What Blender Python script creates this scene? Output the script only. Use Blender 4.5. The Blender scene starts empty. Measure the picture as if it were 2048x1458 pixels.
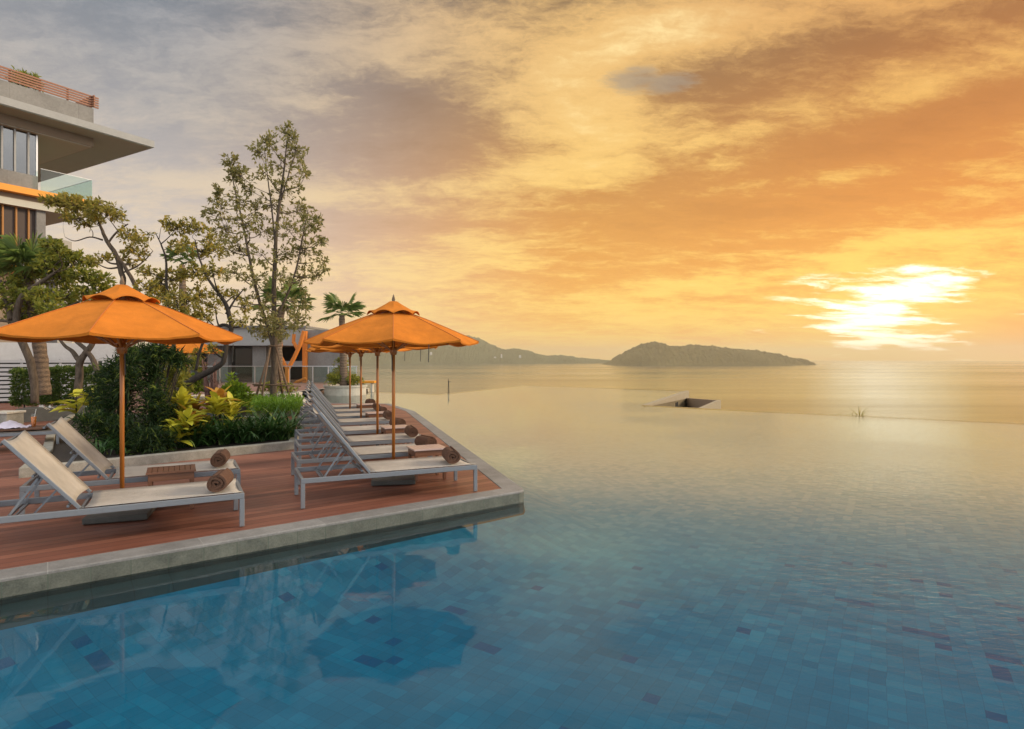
import bpy, math, random
from mathutils import Vector, Matrix, noise
R = math.radians
random.seed(7)
rnd = random.random
def ru(a, b): return random.uniform(a, b)
F, HC, HZ = 1200.0, 1.8, 718.5          # focal length in photo pixels, eye height over the deck, eye level row
def G(px, py, z=0.0):                   # point of height z seen at a photo pixel
    d = F*(HC-z)/(py-HZ); return Vector(((px-1024)/F*d, d, z))
def D(px, py, d):                       # point at depth d
    return Vector(((px-1024)/F*d, d, HC-(py-HZ)/F*d))
scene = bpy.context.scene
COL = scene.collection

# ------------------------------------------------------------------ mesh builder
class MB:
    def __init__(s): s.v = []; s.f = []
    def add(s, vs, fs):
        o = len(s.v); s.v += [tuple(p) for p in vs]; s.f += [tuple(i+o for i in f) for f in fs]
    def box(s, c, size, M=None):
        c = Vector(c); h = Vector(size)/2
        vs = []
        for x in (-1, 1):
            for y in (-1, 1):
                for z in (-1, 1):
                    p = Vector((x*h.x, y*h.y, z*h.z))
                    if M is not None: p = M @ p
                    vs.append(c+p)
        s.add(vs, [(0,1,3,2),(4,6,7,5),(0,4,5,1),(2,3,7,6),(0,2,6,4),(1,5,7,3)])
    def bar(s, a, b, w, h, up=(0,0,1)):   # rectangular bar from a to b
        a = Vector(a); b = Vector(b); t = (b-a).normalized(); u = Vector(up)
        if abs(t.dot(u)) > .98: u = Vector((0,1,0))
        x = t.cross(u).normalized(); y = x.cross(t)
        vs = [p + x*(w/2*i) + y*(h/2*j) for p in (a, b) for i, j in ((-1,-1),(1,-1),(1,1),(-1,1))]
        s.add(vs, [(3,2,1,0),(4,5,6,7),(0,1,5,4),(1,2,6,5),(2,3,7,6),(3,0,4,7)])
    def tube(s, pts, rad, n=8, cap=True):
        pts = [Vector(p) for p in pts]; m = len(pts)
        if not hasattr(rad, '__len__'): rad = [rad]*m
        o = len(s.v); ref = None
        for i, p in enumerate(pts):
            t = (pts[min(i+1, m-1)] - pts[max(i-1, 0)])
            t = t.normalized() if t.length > 1e-9 else Vector((0,0,1))
            if ref is None: ref = Vector((1,0,0)) if abs(t.x) < .9 else Vector((0,1,0))
            x = (ref - t*ref.dot(t)).normalized(); y = t.cross(x); ref = x
            for k in range(n):
                a = 2*math.pi*k/n; s.v.append(tuple(p + (x*math.cos(a)+y*math.sin(a))*rad[i]))
        for i in range(m-1):
            for k in range(n):
                k2 = (k+1) % n
                s.f.append((o+i*n+k, o+i*n+k2, o+(i+1)*n+k2, o+(i+1)*n+k))
        if cap:
            s.f.append(tuple(o+k for k in reversed(range(n)))); s.f.append(tuple(o+(m-1)*n+k for k in range(n)))
    def prism(s, poly, z0, z1, bottom=True):
        n = len(poly); P = [(p[0], p[1]) for p in poly]
        A = sum(P[i][0]*P[(i+1)%n][1]-P[(i+1)%n][0]*P[i][1] for i in range(n))
        if A < 0: P.reverse()
        vs = [(x,y,z0) for x,y in P] + [(x,y,z1) for x,y in P]
        fs = [tuple(range(n, 2*n))] + [(i,(i+1)%n,n+(i+1)%n,n+i) for i in range(n)]
        if bottom: fs.append(tuple(reversed(range(n))))
        s.add(vs, fs)
    def lathe(s, prof, c=(0,0,0), n=24):
        o = len(s.v); c = Vector(c)
        for r, z in prof:
            for k in range(n):
                a = 2*math.pi*k/n; s.v.append((c.x+r*math.cos(a), c.y+r*math.sin(a), c.z+z))
        for i in range(len(prof)-1):
            for k in range(n):
                k2 = (k+1)%n; s.f.append((o+i*n+k, o+i*n+k2, o+(i+1)*n+k2, o+(i+1)*n+k))
    def leaf(s, p, d, l, w, nrm=None, fold=.25, droop=0.0):
        d = d.normalized(); n = nrm if nrm is not None else Vector((ru(-.6,.6), ru(-.6,.6), 1))
        x = d.cross(n)
        if x.length < 1e-4: x = Vector((1,0,0))
        x.normalize(); n = x.cross(d)
        m = p + d*(l*.45); t = p + d*l - Vector((0,0,droop*l))
        dn = n*(w*fold)
        s.add([p, m+x*(w/2)-dn*-1, t, m-x*(w/2)+dn, m], [(0,1,4),(1,2,4),(2,3,4),(3,0,4)])
    def blade(s, p, d, l, w, arch=.6, seg=5, up=.8):     # arching strap leaf: starts up, bends over towards d
        d = Vector((d.x, d.y, 0)).normalized(); x = Vector((-d.y, d.x, 0))
        o = len(s.v); q = Vector(p)
        for i in range(seg+1):
            t = i/seg
            ww = w*.5*(0.55+1.2*t*(1-t)*1.6) * (1-t**4)
            ang = math.pi/2*up - arch*math.pi*.75*t
            if i: q = q + (d*math.cos(ang)+Vector((0,0,1))*math.sin(ang))*(l/seg)
            s.v += [tuple(q+x*ww), tuple(q-x*ww)]
        for i in range(seg): s.f.append((o+2*i, o+2*i+1, o+2*i+3, o+2*i+2))
    def build(s, name, mat, parent=None, smooth=False, origin=None, local=False):
        o = Vector(origin) if origin is not None else (parent_loc(parent) if parent is not None and not local else Vector((0,0,0)))
        me = bpy.data.meshes.new(name)
        me.from_pydata([(v[0]-o.x, v[1]-o.y, v[2]-o.z) for v in s.v], [], s.f)
        me.materials.append(mat)
        if smooth: me.polygons.foreach_set('use_smooth', [True]*len(me.polygons))
        me.update()
        ob = bpy.data.objects.new(name, me); COL.objects.link(ob)
        if parent is not None: ob.parent = parent
        elif origin is not None: ob.location = o
        return ob
def parent_loc(p):
    v = Vector((0,0,0))
    while p is not None: v = v + p.location; p = p.parent
    return v
def tag(o, label=None, cat=None, group=None, kind=None):
    if label: o['label'] = label
    if cat: o['category'] = cat
    if group: o['group'] = group
    if kind: o['kind'] = kind
    return o
def empty(name, loc, label, cat, group=None, rz=0):
    o = bpy.data.objects.new(name, None); COL.objects.link(o); o.location = loc; o.rotation_euler = (0,0,rz)
    o.empty_display_size = .2
    return tag(o, label, cat, group)
def copy_tree(o, parent=None):
    c = o.copy(); COL.objects.link(c); c.parent = parent
    for ch in list(o.children): copy_tree(ch, c)
    return c
def bevel(o, w=.006, seg=2):
    m = o.modifiers.new('bevel', 'BEVEL'); m.width = w; m.segments = seg; m.limit_method = 'ANGLE'; return o

# ------------------------------------------------------------------ materials
def L(r, g, b):                         # sRGB 0-255 -> linear
    f = lambda c: (c/255/12.92 if c/255 <= .04045 else ((c/255+.055)/1.055)**2.4)
    return (f(r), f(g), f(b), 1)
class NT:
    def __init__(s, tree): s.t = tree; s.n = tree.nodes; s.l = tree.links
    def new(s, typ, **kw):
        n = s.n.new(typ)
        for k, v in kw.items():
            if k.startswith('i_'): s.set(n.inputs[k[2:].replace('_',' ')], v)
            else: setattr(n, k, v)
        return n
    def set(s, inp, v):
        if isinstance(v, bpy.types.NodeSocket): s.l.new(v, inp)
        else: inp.default_value = v
    def m(s, op, a, b=None, c=None, clamp=False):
        n = s.n.new('ShaderNodeMath'); n.operation = op; n.use_clamp = clamp
        for i, v in enumerate((a, b, c)):
            if v is not None: s.set(n.inputs[i], v)
        return n.outputs[0]
    def vm(s, op, a, b=None, out=0):
        n = s.n.new('ShaderNodeVectorMath'); n.operation = op
        s.set(n.inputs[0], a)
        if b is not None: s.set(n.inputs[1], b)
        return n.outputs['Value'] if op in ('DOT_PRODUCT','LENGTH') else n.outputs[0]
    def mix(s, f, a, b, typ='RGBA', blend='MIX'):
        n = s.n.new('ShaderNodeMix'); n.data_type = typ; n.blend_type = blend
        ins = [i for i in n.inputs if i.enabled]
        s.set(ins[0], f); s.set(ins[1], a); s.set(ins[2], b)
        return [o for o in n.outputs if o.enabled][0]
    def smooth(s, v, a, b):
        n = s.n.new('ShaderNodeMapRange'); n.interpolation_type = 'SMOOTHSTEP'
        s.set(n.inputs[0], v); s.set(n.inputs[1], a); s.set(n.inputs[2], b); return n.outputs[0]
    def rng(s, v, a, b, c, d):
        n = s.n.new('ShaderNodeMapRange')
        for i, q in enumerate((v, a, b, c, d)): s.set(n.inputs[i], q)
        return n.outputs[0]
    def noise(s, vec, scale, detail=4, rough=.5, dist=0, out='Fac'):
        n = s.n.new('ShaderNodeTexNoise')
        if vec is not None: s.l.new(vec, n.inputs['Vector'])
        s.set(n.inputs['Scale'], scale); n.inputs['Detail'].default_value = detail
        n.inputs['Roughness'].default_value = rough; n.inputs['Distortion'].default_value = dist
        return n.outputs[out]
    def ramp(s, f, stops):
        n = s.n.new('ShaderNodeValToRGB'); s.l.new(f, n.inputs[0]); e = n.color_ramp.elements
        while len(e) < len(stops): e.new(.5)
        for el, (p, c) in zip(e, stops): el.position = p; el.color = c
        return n.outputs[0]
    def mapv(s, vec, loc=(0,0,0), rot=(0,0,0), scale=(1,1,1)):
        n = s.n.new('ShaderNodeMapping'); s.l.new(vec, n.inputs[0])
        n.inputs[1].default_value = loc; n.inputs[2].default_value = rot; n.inputs[3].default_value = scale
        return n.outputs[0]
def material(name):
    m = bpy.data.materials.new(name); m.use_nodes = True; t = NT(m.node_tree)
    return m, t, m.node_tree.nodes['Principled BSDF'], m.node_tree.nodes['Material Output']
def objco(t): return t.new('ShaderNodeTexCoord').outputs['Object']
def geopos(t): return t.new('ShaderNodeNewGeometry').outputs['Position']
def bump(t, h, strength=.3, dist=.02):
    n = t.new('ShaderNodeBump'); n.inputs['Strength'].default_value = strength; n.inputs['Distance'].default_value = dist
    t.l.new(h, n.inputs['Height']); return n.outputs[0]
def simple(name, col, rough=.6, var=.25, nscale=6, bs=.15, metal=0, col2=None, detail=5):
    m, t, b, o = material(name); co = objco(t)
    n = t.noise(co, nscale, detail, .6)
    c2 = col2 or tuple(max(0, c*(1-var)) for c in col[:3])+(1,)
    c1 = tuple(min(1, c*(1+var*.6)) for c in col[:3])+(1,) if not col2 else col
    t.set(b.inputs['Base Color'], t.mix(n, c2, c1)); b.inputs['Roughness'].default_value = rough; b.inputs['Metallic'].default_value = metal
    if bs: t.set(b.inputs['Normal'], bump(t, t.noise(co, nscale*8, 4, .6), bs, .01))
    return m
def leafmat(name, c1, c2, c3, trans=.5, rough=.45):
    m, t, b, o = material(name)
    g = t.new('ShaderNodeNewGeometry'); r = g.outputs['Random Per Island']
    c = t.ramp(r, [(0, c1), (.5, c2), (.85, c2), (1, c3)])
    t.set(b.inputs['Base Color'], c); b.inputs['Roughness'].default_value = rough
    b.inputs['Specular IOR Level'].default_value = .35
    tr = t.new('ShaderNodeBsdfTranslucent'); t.l.new(t.mix(.5, c, (.55,.5,.05,1), blend='MULTIPLY') if False else c, tr.inputs[0])
    ms = t.new('ShaderNodeMixShader'); ms.inputs[0].default_value = trans
    t.l.new(b.outputs[0], ms.inputs[1]); t.l.new(tr.outputs[0], ms.inputs[2]); t.l.new(ms.outputs[0], o.inputs[0])
    return m
def fabric(name, col, trans, scale=900, col_under=None):
    m, t, b, o = material(name); co = objco(t)
    n = t.noise(co, 5, 4, .6)
    n = t.m('ADD', t.m('MULTIPLY', n, .5), t.m('MULTIPLY', t.noise(co, 1.6, 4, .6), .5)); c = t.mix(t.smooth(n, .3, .7), tuple(q*.78 for q in col[:3])+(1,), tuple(min(1, q*1.07) for q in col[:3])+(1,))
    t.set(b.inputs['Base Color'], c); b.inputs['Roughness'].default_value = .85; b.inputs['Specular IOR Level'].default_value = .15
    w = t.new('ShaderNodeTexWave'); t.l.new(co, w.inputs[0]); w.inputs['Scale'].default_value = 60
    h = t.m('ADD', t.m('MULTIPLY', t.noise(co, 200, 2), .3), t.m('MULTIPLY', t.noise(co, 6, 4, .6, .6), 2.0))
    t.set(b.inputs['Normal'], bump(t, h, .45, .014))
    tr = t.new('ShaderNodeBsdfTranslucent'); t.l.new(c, tr.inputs[0])
    ms = t.new('ShaderNodeMixShader'); ms.inputs[0].default_value = trans
    t.l.new(b.outputs[0], ms.inputs[1]); t.l.new(tr.outputs[0], ms.inputs[2]); t.l.new(ms.outputs[0], o.inputs[0])
    return m

AZ_ROW = math.atan2(4.42, 3.42)          # compass angle of the front deck edge
def board_mat():
    m, t, b, o = material('deck_boards'); p = t.mapv(geopos(t), loc=(37,0,0), rot=(0,0,-(math.pi/2-AZ_ROW)))
    br = t.new('ShaderNodeTexBrick'); t.l.new(p, br.inputs['Vector'])
    br.inputs['Scale'].default_value = 1; br.inputs['Brick Width'].default_value = 90; br.inputs['Row Height'].default_value = .145
    br.inputs['Mortar Size'].default_value = .0045; br.inputs['Mortar Smooth'].default_value = .2; br.offset = .37
    br.inputs['Color1'].default_value = (.0,.0,.0,1); br.inputs['Color2'].default_value = (1,1,1,1); br.inputs['Mortar'].default_value = (.5,.5,.5,1)
    g = t.noise(t.mapv(p, scale=(1.2, 30, 1)), 3, 5, .65)
    w = t.noise(geopos(t), 1.3, 5, .65)
    f = t.m('ADD', t.m('MULTIPLY', br.outputs['Color'], .5), t.m('ADD', t.m('MULTIPLY', g, .3), t.m('MULTIPLY', w, .35)))
    c = t.ramp(f, [(.2, (.09,.032,.020,1)), (.55, (.18,.065,.040,1)), (.9, (.27,.11,.07,1))])
    c = t.mix(br.outputs['Fac'], c, (.03,.013,.01,1))
    t.set(b.inputs['Base Color'], c)
    t.set(b.inputs['Roughness'], t.rng(w, .3, .7, .42, .62))
    h = t.m('SUBTRACT', t.m('MULTIPLY', g, .15), br.outputs['Fac'])
    t.set(b.inputs['Normal'], bump(t, h, .5, .006)); return m
def stone_mat(name, c1, c2, scale=3, tile=None, rot=0, rough=.65, joint=(.1,.1,.09,1)):
    m, t, b, o = material(name); p = geopos(t)
    a = t.noise(p, scale, 6, .7); s = t.noise(p, scale*14, 4, .7)
    f = t.m('ADD', t.m('MULTIPLY', a, .6), t.m('MULTIPLY', s, .4))
    c = t.ramp(f, [(.3, c1), (.7, c2)]); h = s
    if tile:
        q = t.mapv(p, rot=(0,0,rot)); sx = t.new('ShaderNodeSeparateXYZ'); t.l.new(q, sx.inputs[0])
        cb = t.new('ShaderNodeCombineXYZ'); t.l.new(sx.outputs[0], cb.inputs[0]); t.l.new(sx.outputs[1 if tile[2]=='h' else 2], cb.inputs[1])
        br = t.new('ShaderNodeTexBrick'); t.l.new(cb.outputs[0], br.inputs['Vector']); br.inputs['Scale'].default_value = 1; br.offset = tile[3] if len(tile) > 3 else 0
        br.inputs['Brick Width'].default_value = tile[0]; br.inputs['Row Height'].default_value = tile[1]; br.inputs['Mortar Size'].default_value = .004
        br.inputs['Color1'].default_value = (.88,.88,.88,1); br.inputs['Color2'].default_value = (1.06,1.06,1.06,1); br.inputs['Mortar'].default_value = (1,1,1,1)
        c = t.mix(1.0, c, br.outputs['Color'], blend='MULTIPLY')
        c = t.mix(br.outputs['Fac'], c, joint); h = t.m('SUBTRACT', t.m('MULTIPLY', s, .3), br.outputs['Fac'])
    t.set(b.inputs['Base Color'], c); b.inputs['Roughness'].default_value = rough
    t.set(b.inputs['Normal'], bump(t, h, .35, .008)); return m
def tile_mat():
    m, t, b, o = material('pool_tile'); p = t.mapv(geopos(t), rot=(0,0,R(32)))
    p = t.vm('ADD', p, t.vm('MULTIPLY', t.vm('SUBTRACT', t.noise(p, 2.6, 3, .5, out='Color'), (.5,.5,.5)), (.05,.05,0)))
    def cell(sz, off):
        v = t.vm('SCALE', p); n = v.node; n.inputs['Scale'].default_value = 1/sz
        fl = t.vm('FLOOR', t.vm('ADD', v, off))
        wn = t.new('ShaderNodeTexWhiteNoise'); wn.noise_dimensions = '2D'; t.l.new(fl, wn.inputs['Vector']); return v, wn.outputs['Value']
    T = .112
    v, r1 = cell(T, (0,0,0)); _, r2 = cell(T*3, (.33,.1,0))
    sx = t.new('ShaderNodeSeparateXYZ'); t.l.new(p, sx.inputs[0])
    # pairs of tiles laid as one longer block
    cb = t.new('ShaderNodeCombineXYZ'); t.l.new(t.m('MULTIPLY', sx.outputs[0], .5), cb.inputs[0]); t.l.new(sx.outputs[1], cb.inputs[1])
    v3 = t.vm('SCALE', cb.outputs[0]); v3.node.inputs['Scale'].default_value = 1/T
    wn = t.new('ShaderNodeTexWhiteNoise'); wn.noise_dimensions = '2D'; t.l.new(t.vm('FLOOR', v3), wn.inputs['Vector']); r3 = wn.outputs['Value']
    big = t.noise(p, .35, 3, .5)
    f = t.m('ADD', t.m('ADD', t.m('MULTIPLY', r1, .15), t.m('MULTIPLY', r2, .13)), t.m('ADD', t.m('MULTIPLY', r3, .14), t.m('MULTIPLY', big, .58)))
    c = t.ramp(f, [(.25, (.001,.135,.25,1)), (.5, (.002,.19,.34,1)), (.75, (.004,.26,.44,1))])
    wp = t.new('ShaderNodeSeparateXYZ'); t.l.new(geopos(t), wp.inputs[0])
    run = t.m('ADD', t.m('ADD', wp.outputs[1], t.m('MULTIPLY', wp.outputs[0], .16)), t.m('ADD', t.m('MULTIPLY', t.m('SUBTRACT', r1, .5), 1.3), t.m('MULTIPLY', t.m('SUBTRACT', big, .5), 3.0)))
    pale = t.smooth(run, 7.6, 15.0)                      # blue tile paled towards the far edge; bright sky reflection put into the colour
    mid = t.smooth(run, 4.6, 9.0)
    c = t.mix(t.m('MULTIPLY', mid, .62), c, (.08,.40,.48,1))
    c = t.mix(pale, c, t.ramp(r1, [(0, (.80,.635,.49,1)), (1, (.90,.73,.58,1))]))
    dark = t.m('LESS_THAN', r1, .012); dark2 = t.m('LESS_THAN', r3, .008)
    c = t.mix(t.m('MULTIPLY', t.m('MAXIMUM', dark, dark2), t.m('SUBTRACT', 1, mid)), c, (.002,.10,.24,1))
    c = t.mix(t.m('MULTIPLY', t.noise(p, 40, 4, .7), .30), c, t.mix(1.0, c, (.5,.5,.55,1), blend='MULTIPLY'))
    fr = t.vm('FRACTION', v); s2 = t.new('ShaderNodeSeparateXYZ'); t.l.new(fr, s2.inputs[0])
    e = lambda q: t.m('MINIMUM', q, t.m('SUBTRACT', 1, q))
    j = t.m('LESS_THAN', t.m('MINIMUM', e(s2.outputs[0]), e(s2.outputs[1])), .022)
    c = t.mix(t.m('MULTIPLY', j, .28), c, t.mix(1.0, c, (.2,.25,.3,1), blend='MULTIPLY'))
    t.set(b.inputs['Base Color'], c); b.inputs['Roughness'].default_value = .7; return m
def water_mat():
    m, t, b, o = material('pool_water'); t.n.remove(b); p = geopos(t)
    h1 = t.noise(t.mapv(p, rot=(0,0,R(20)), scale=(.8,1.5,1)), 1.6, 3, .5, .3)
    h2 = t.noise(t.mapv(p, rot=(0,0,R(-10)), scale=(1,2.2,1)), 7, 4, .55, .4)
    cd = t.new('ShaderNodeSeparateXYZ'); t.l.new(p, cd.inputs[0])
    breeze = t.smooth(t.noise(p, .22, 2, .5), .35, .65)
    openw = t.smooth(cd.outputs[0], .2, 4.0)                 # sheltered beside the deck, ruffled in the open
    amp = t.m('ADD', .03, t.m('MULTIPLY', t.m('ADD', t.m('MULTIPLY', breeze, .6), .4), t.m('MULTIPLY', openw, 1.6)))
    h = t.m('ADD', t.m('MULTIPLY', h1, .35), t.m('MULTIPLY', h2, amp))
    nb = t.new('ShaderNodeBump'); nb.inputs['Strength'].default_value = .5; nb.inputs['Distance'].default_value = .012; t.l.new(h, nb.inputs['Height'])
    fr = t.new('ShaderNodeFresnel'); fr.inputs[0].default_value = 1.34; t.l.new(nb.outputs[0], fr.inputs['Normal'])
    tr = t.new('ShaderNodeBsdfTransparent'); tr.inputs[0].default_value = (.82,.97,.98,1)
    gl = t.new('ShaderNodeBsdfGlossy'); gl.inputs['Roughness'].default_value = .03; t.l.new(nb.outputs[0], gl.inputs['Normal'])
    ms = t.new('ShaderNodeMixShader'); t.l.new(fr.outputs[0], ms.inputs[0]); t.l.new(tr.outputs[0], ms.inputs[1]); t.l.new(gl.outputs[0], ms.inputs[2])
    t.l.new(ms.outputs[0], o.inputs[0]); return m
def glass_mat(name, tint=(.86,.95,.92,1), extra=0.0):
    m, t, b, o = material(name); t.n.remove(b)
    fr = t.new('ShaderNodeFresnel'); fr.inputs[0].default_value = 1.5
    tr = t.new('ShaderNodeBsdfTransparent'); tr.inputs[0].default_value = tint
    gl = t.new('ShaderNodeBsdfGlossy'); gl.inputs['Roughness'].default_value = .02
    ms = t.new('ShaderNodeMixShader'); ff = t.m('MULTIPLY', t.m('ADD', fr.outputs[0], extra, clamp=True), t.m('SUBTRACT', 1, t.new('ShaderNodeNewGeometry').outputs['Backfacing']))
    t.l.new(ff, ms.inputs[0]); t.l.new(tr.outputs[0], ms.inputs[1]); t.l.new(gl.outputs[0], ms.inputs[2])
    t.l.new(ms.outputs[0], o.inputs[0]); return m
def sea_mat():
    m, t, b, o = material('sea_water'); p = geopos(t)
    n1 = t.noise(t.mapv(p, scale=(.25,1,1)), .25, 5, .6); n2 = t.noise(t.mapv(p, scale=(.3,1,1)), .012, 4, .6)
    t.set(b.inputs['Base Color'], t.mix(n2, (.02,.045,.05,1), (.04,.07,.065,1)))
    t.set(b.inputs['Roughness'], t.rng(t.noise(t.mapv(p, scale=(.12,1,1)), .006, 4, .6), .35, .65, .07, .20)); b.inputs['IOR'].default_value = 1.33
    t.set(b.inputs['Normal'], bump(t, t.m('ADD', n1, t.m('MULTIPLY', n2, 4)), .4, .35)); return m
def hill_mat(name, c1, c2):
    m, t, b, o = material(name); p = geopos(t)
    a = t.noise(p, .006, 4, .6); s = t.noise(p, .09, 5, .75)
    t.set(b.inputs['Base Color'], t.ramp(t.m('ADD', t.m('MULTIPLY', a, .4), t.m('MULTIPLY', s, .6)), [(.38, c1), (.62, c2)])); b.inputs['Roughness'].default_value = .95
    b.inputs['Specular IOR Level'].default_value = .05
    t.set(b.inputs['Normal'], bump(t, s, 1, 9)); return m
def wood_mat(name, c1, c2, rough=.4, axis=2):
    m, t, b, o = material(name); co = objco(t); sc = [22,22,22]; sc[axis] = 1.2
    n = t.noise(t.mapv(co, scale=sc), 1.5, 5, .6, .4)
    t.set(b.inputs['Base Color'], t.ramp(n, [(.3, c1), (.7, c2)])); b.inputs['Roughness'].default_value = rough
    t.set(b.inputs['Normal'], bump(t, n, .2, .003)); return m
def bark_mat(name, c1, c2, ring=False):
    m, t, b, o = material(name); p = geopos(t)
    n = t.noise(t.mapv(p, scale=(1,1,.35 if not ring else 2.5)), 14, 6, .7)
    f = n
    if ring:
        w = t.new('ShaderNodeTexWave'); w.bands_direction = 'Z'; t.l.new(p, w.inputs[0]); w.inputs['Scale'].default_value = 2.2; w.inputs['Distortion'].default_value = 3; w.inputs['Detail'].default_value = 3
        f = t.m('ADD', t.m('MULTIPLY', n, .85), t.m('MULTIPLY', w.outputs['Fac'], .15))
    t.set(b.inputs['Base Color'], t.ramp(f, [(.3, c1), (.7, c2)])); b.inputs['Roughness'].default_value = .9
    t.set(b.inputs['Normal'], bump(t, f, .8, .03)); return m
MAT = dict(
    deck=board_mat(),
    coping=stone_mat('coping_stone', (.115,.113,.11,1), (.27,.265,.26,1), 3.5, (1.2,.9,'h'), -(math.pi/2-AZ_ROW), .6, (.25,.25,.24,1)),
    poolside=stone_mat('poolside_tile', (.035,.042,.034,1), (.17,.18,.15,1), 5, (.3,.4,'v'), -(math.pi/2-AZ_ROW), .5, (.07,.09,.07,1)),
    shadetile=stone_mat('submerged_shade_tile', (.010,.030,.036,1), (.022,.060,.068,1), 4, (.3,.3,'h'), -(math.pi/2-AZ_ROW), .6, (.008,.02,.026,1)),  # dark reflection below the deck edge put into the tile colour
    kerb=stone_mat('kerb_stone', (.16,.15,.12,1), (.40,.38,.33,1), 5),
    rim=stone_mat('pale_rim_stone', (.36,.33,.27,1), (.62,.58,.50,1), 3),
    sand=stone_mat('sandstone', (.24,.20,.135,1), (.36,.305,.215,1), 3),
    paving=stone_mat('red_paving', (.16,.08,.06,1), (.26,.14,.11,1), 3, (.2,.1,'h',.5), .3, .8),
    soil=simple('soil', (.035,.025,.018,1), .95, .5, 12, .6),
    tile=tile_mat(), water=water_mat(), sea=sea_mat(),
    island=hill_mat('island_scrub', (.05,.046,.016,1), (.13,.11,.045,1)),
    headland=hill_mat('headland_forest', (.03,.05,.03,1), (.09,.11,.065,1)),
    slope=hill_mat('slope_scrub', (.03,.05,.015,1), (.07,.09,.03,1)),
    frame=simple('painted_aluminium', (.20,.212,.23,1), .38, .08, 20, .03, .25),
    sling=fabric('sling_mesh', (.50,.465,.42,1), .08),
    canvas=fabric('orange_canvas', (.64,.205,.024,1), .16),
    seam=simple('seam_tape', (.46,.13,.015,1), .8, .2, 20, .1),
    pole=wood_mat('varnished_pole', (.26,.085,.015,1), (.47,.17,.03,1), .3),
    teak=wood_mat('teak_slats', (.11,.045,.022,1), (.22,.095,.05,1), .42, 0),
    teaksheen=wood_mat('sky_sheen_table_top', (.42,.30,.26,1), (.60,.46,.42,1), .35, 0),  # teak top whitened to stand for reflected sky
    towel=simple('brown_terry', (.125,.06,.035,1), .95, .45, 18, 1.0),
    towelend=simple('dark_terry_fold', (.045,.022,.014,1), .95, .4, 20, 1.0),
    iron=simple('dark_iron', (.03,.028,.026,1), .5, .2, 10, .1),
    concrete=stone_mat('grey_concrete', (.15,.142,.13,1), (.29,.275,.255,1), .9, (2.6,30,'v'), -R(90-32.2), .8, (.11,.10,.09,1)),
    slab=stone_mat('grey_base', (.045,.045,.04,1), (.09,.088,.08,1), 5),
    roofwhite=stone_mat('pale_render', (.29,.29,.28,1), (.38,.375,.36,1), .5, rough=.8),
    soffit=simple('soffit_paint', (.52,.50,.42,1), .8, .08, 1, .03),
    soffitgreen=simple('soffit_green', (.42,.46,.39,1), .8, .08, 1, .03),
    brownbeam=simple('brown_beam', (.25,.18,.12,1), .7, .15, 2, .05),
    whitewall=stone_mat('white_wall', (.42,.41,.41,1), (.55,.54,.54,1), .6, rough=.85),
    slatbrown=wood_mat('cedar_slats', (.20,.075,.035,1), (.33,.135,.07,1), .55, 0),
    blind=wood_mat('dark_blind', (.02,.009,.005,1), (.05,.021,.011,1), .5, 0),
    orangepaint=simple('orange_paint', (.78,.30,.02,1), .5, .08, 2, .03),
    mullionorange=simple('dull_orange_paint', (.36,.15,.025,1), .5, .15, 3, .03),
    orangesteel=simple('orange_steel', (.62,.19,.025,1), .5, .1, 4, .03),
    slatwhite=simple('grey_white_slat', (.40,.40,.41,1), .6, .1, 3, .03),
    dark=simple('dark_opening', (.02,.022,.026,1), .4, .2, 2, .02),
    windowpane=glass_mat('window_pane', (.25,.27,.29,1), .22),
    fenceglass=glass_mat('fence_glass', (.84,.93,.90,1), .04),
    clearglass=glass_mat('clear_glass', (.97,.98,.98,1), 0),
    steel=simple('brushed_steel', (.6,.6,.6,1), .3, .05, 10, .02, .8),
    bark=bark_mat('grey_brown_bark', (.035,.024,.016,1), (.13,.095,.065,1)),
    barklight=bark_mat('pale_bark', (.10,.07,.045,1), (.24,.17,.11,1)),
    barkdark=bark_mat('dark_bark', (.014,.011,.009,1), (.05,.037,.027,1)),
    palmtrunk=bark_mat('ringed_palm_bark', (.05,.035,.025,1), (.26,.18,.12,1), True),
    redbark=bark_mat('reddish_fibre', (.07,.03,.025,1), (.24,.13,.10,1)),
    stake=wood_mat('stake_wood', (.07,.04,.022,1), (.17,.105,.06,1), .7),
    olive=leafmat('olive_leaf', (.14,.14,.03,1), (.35,.30,.06,1), (.55,.36,.06,1)),
    slender=leafmat('slender_tree_leaf', (.15,.15,.055,1), (.31,.285,.10,1), (.44,.34,.10,1)),
    midgreen=leafmat('mid_green_leaf', (.11,.15,.026,1), (.29,.30,.05,1), (.48,.40,.06,1)),
    deep=leafmat('deep_green_leaf', (.008,.02,.006,1), (.026,.06,.013,1), (.22,.28,.045,1)),
    hedge=leafmat('hedge_leaf', (.04,.08,.015,1), (.11,.17,.032,1), (.24,.28,.06,1)),
    lime=leafmat('lime_leaf', (.11,.20,.015,1), (.24,.36,.03,1), (.42,.48,.05,1)),
    cover=leafmat('ground_cover_leaf', (.07,.16,.015,1), (.16,.30,.03,1), (.26,.40,.05,1)),
    strap=leafmat('strap_leaf', (.016,.05,.012,1), (.045,.11,.025,1), (.2,.25,.05,1), .25, .35),
    croton=leafmat('croton_leaf', (.30,.32,.025,1), (.58,.54,.05,1), (.50,.22,.03,1), .3),
    crotonred=leafmat('croton_red_leaf', (.45,.38,.03,1), (.46,.22,.03,1), (.36,.10,.02,1), .3),
    palmleaf=leafmat('palm_leaf', (.07,.12,.03,1), (.15,.22,.05,1), (.26,.27,.07,1), .2),
    petal=simple('white_petal', (.75,.74,.68,1), .6, .1, 20, 0),
    cloth=fabric('lilac_cloth', (.66,.60,.70,1), .1),
    juice=simple('orange_juice', (.75,.20,.015,1), .2, .2, 3, 0),
)
def graygrad(): pass

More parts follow.
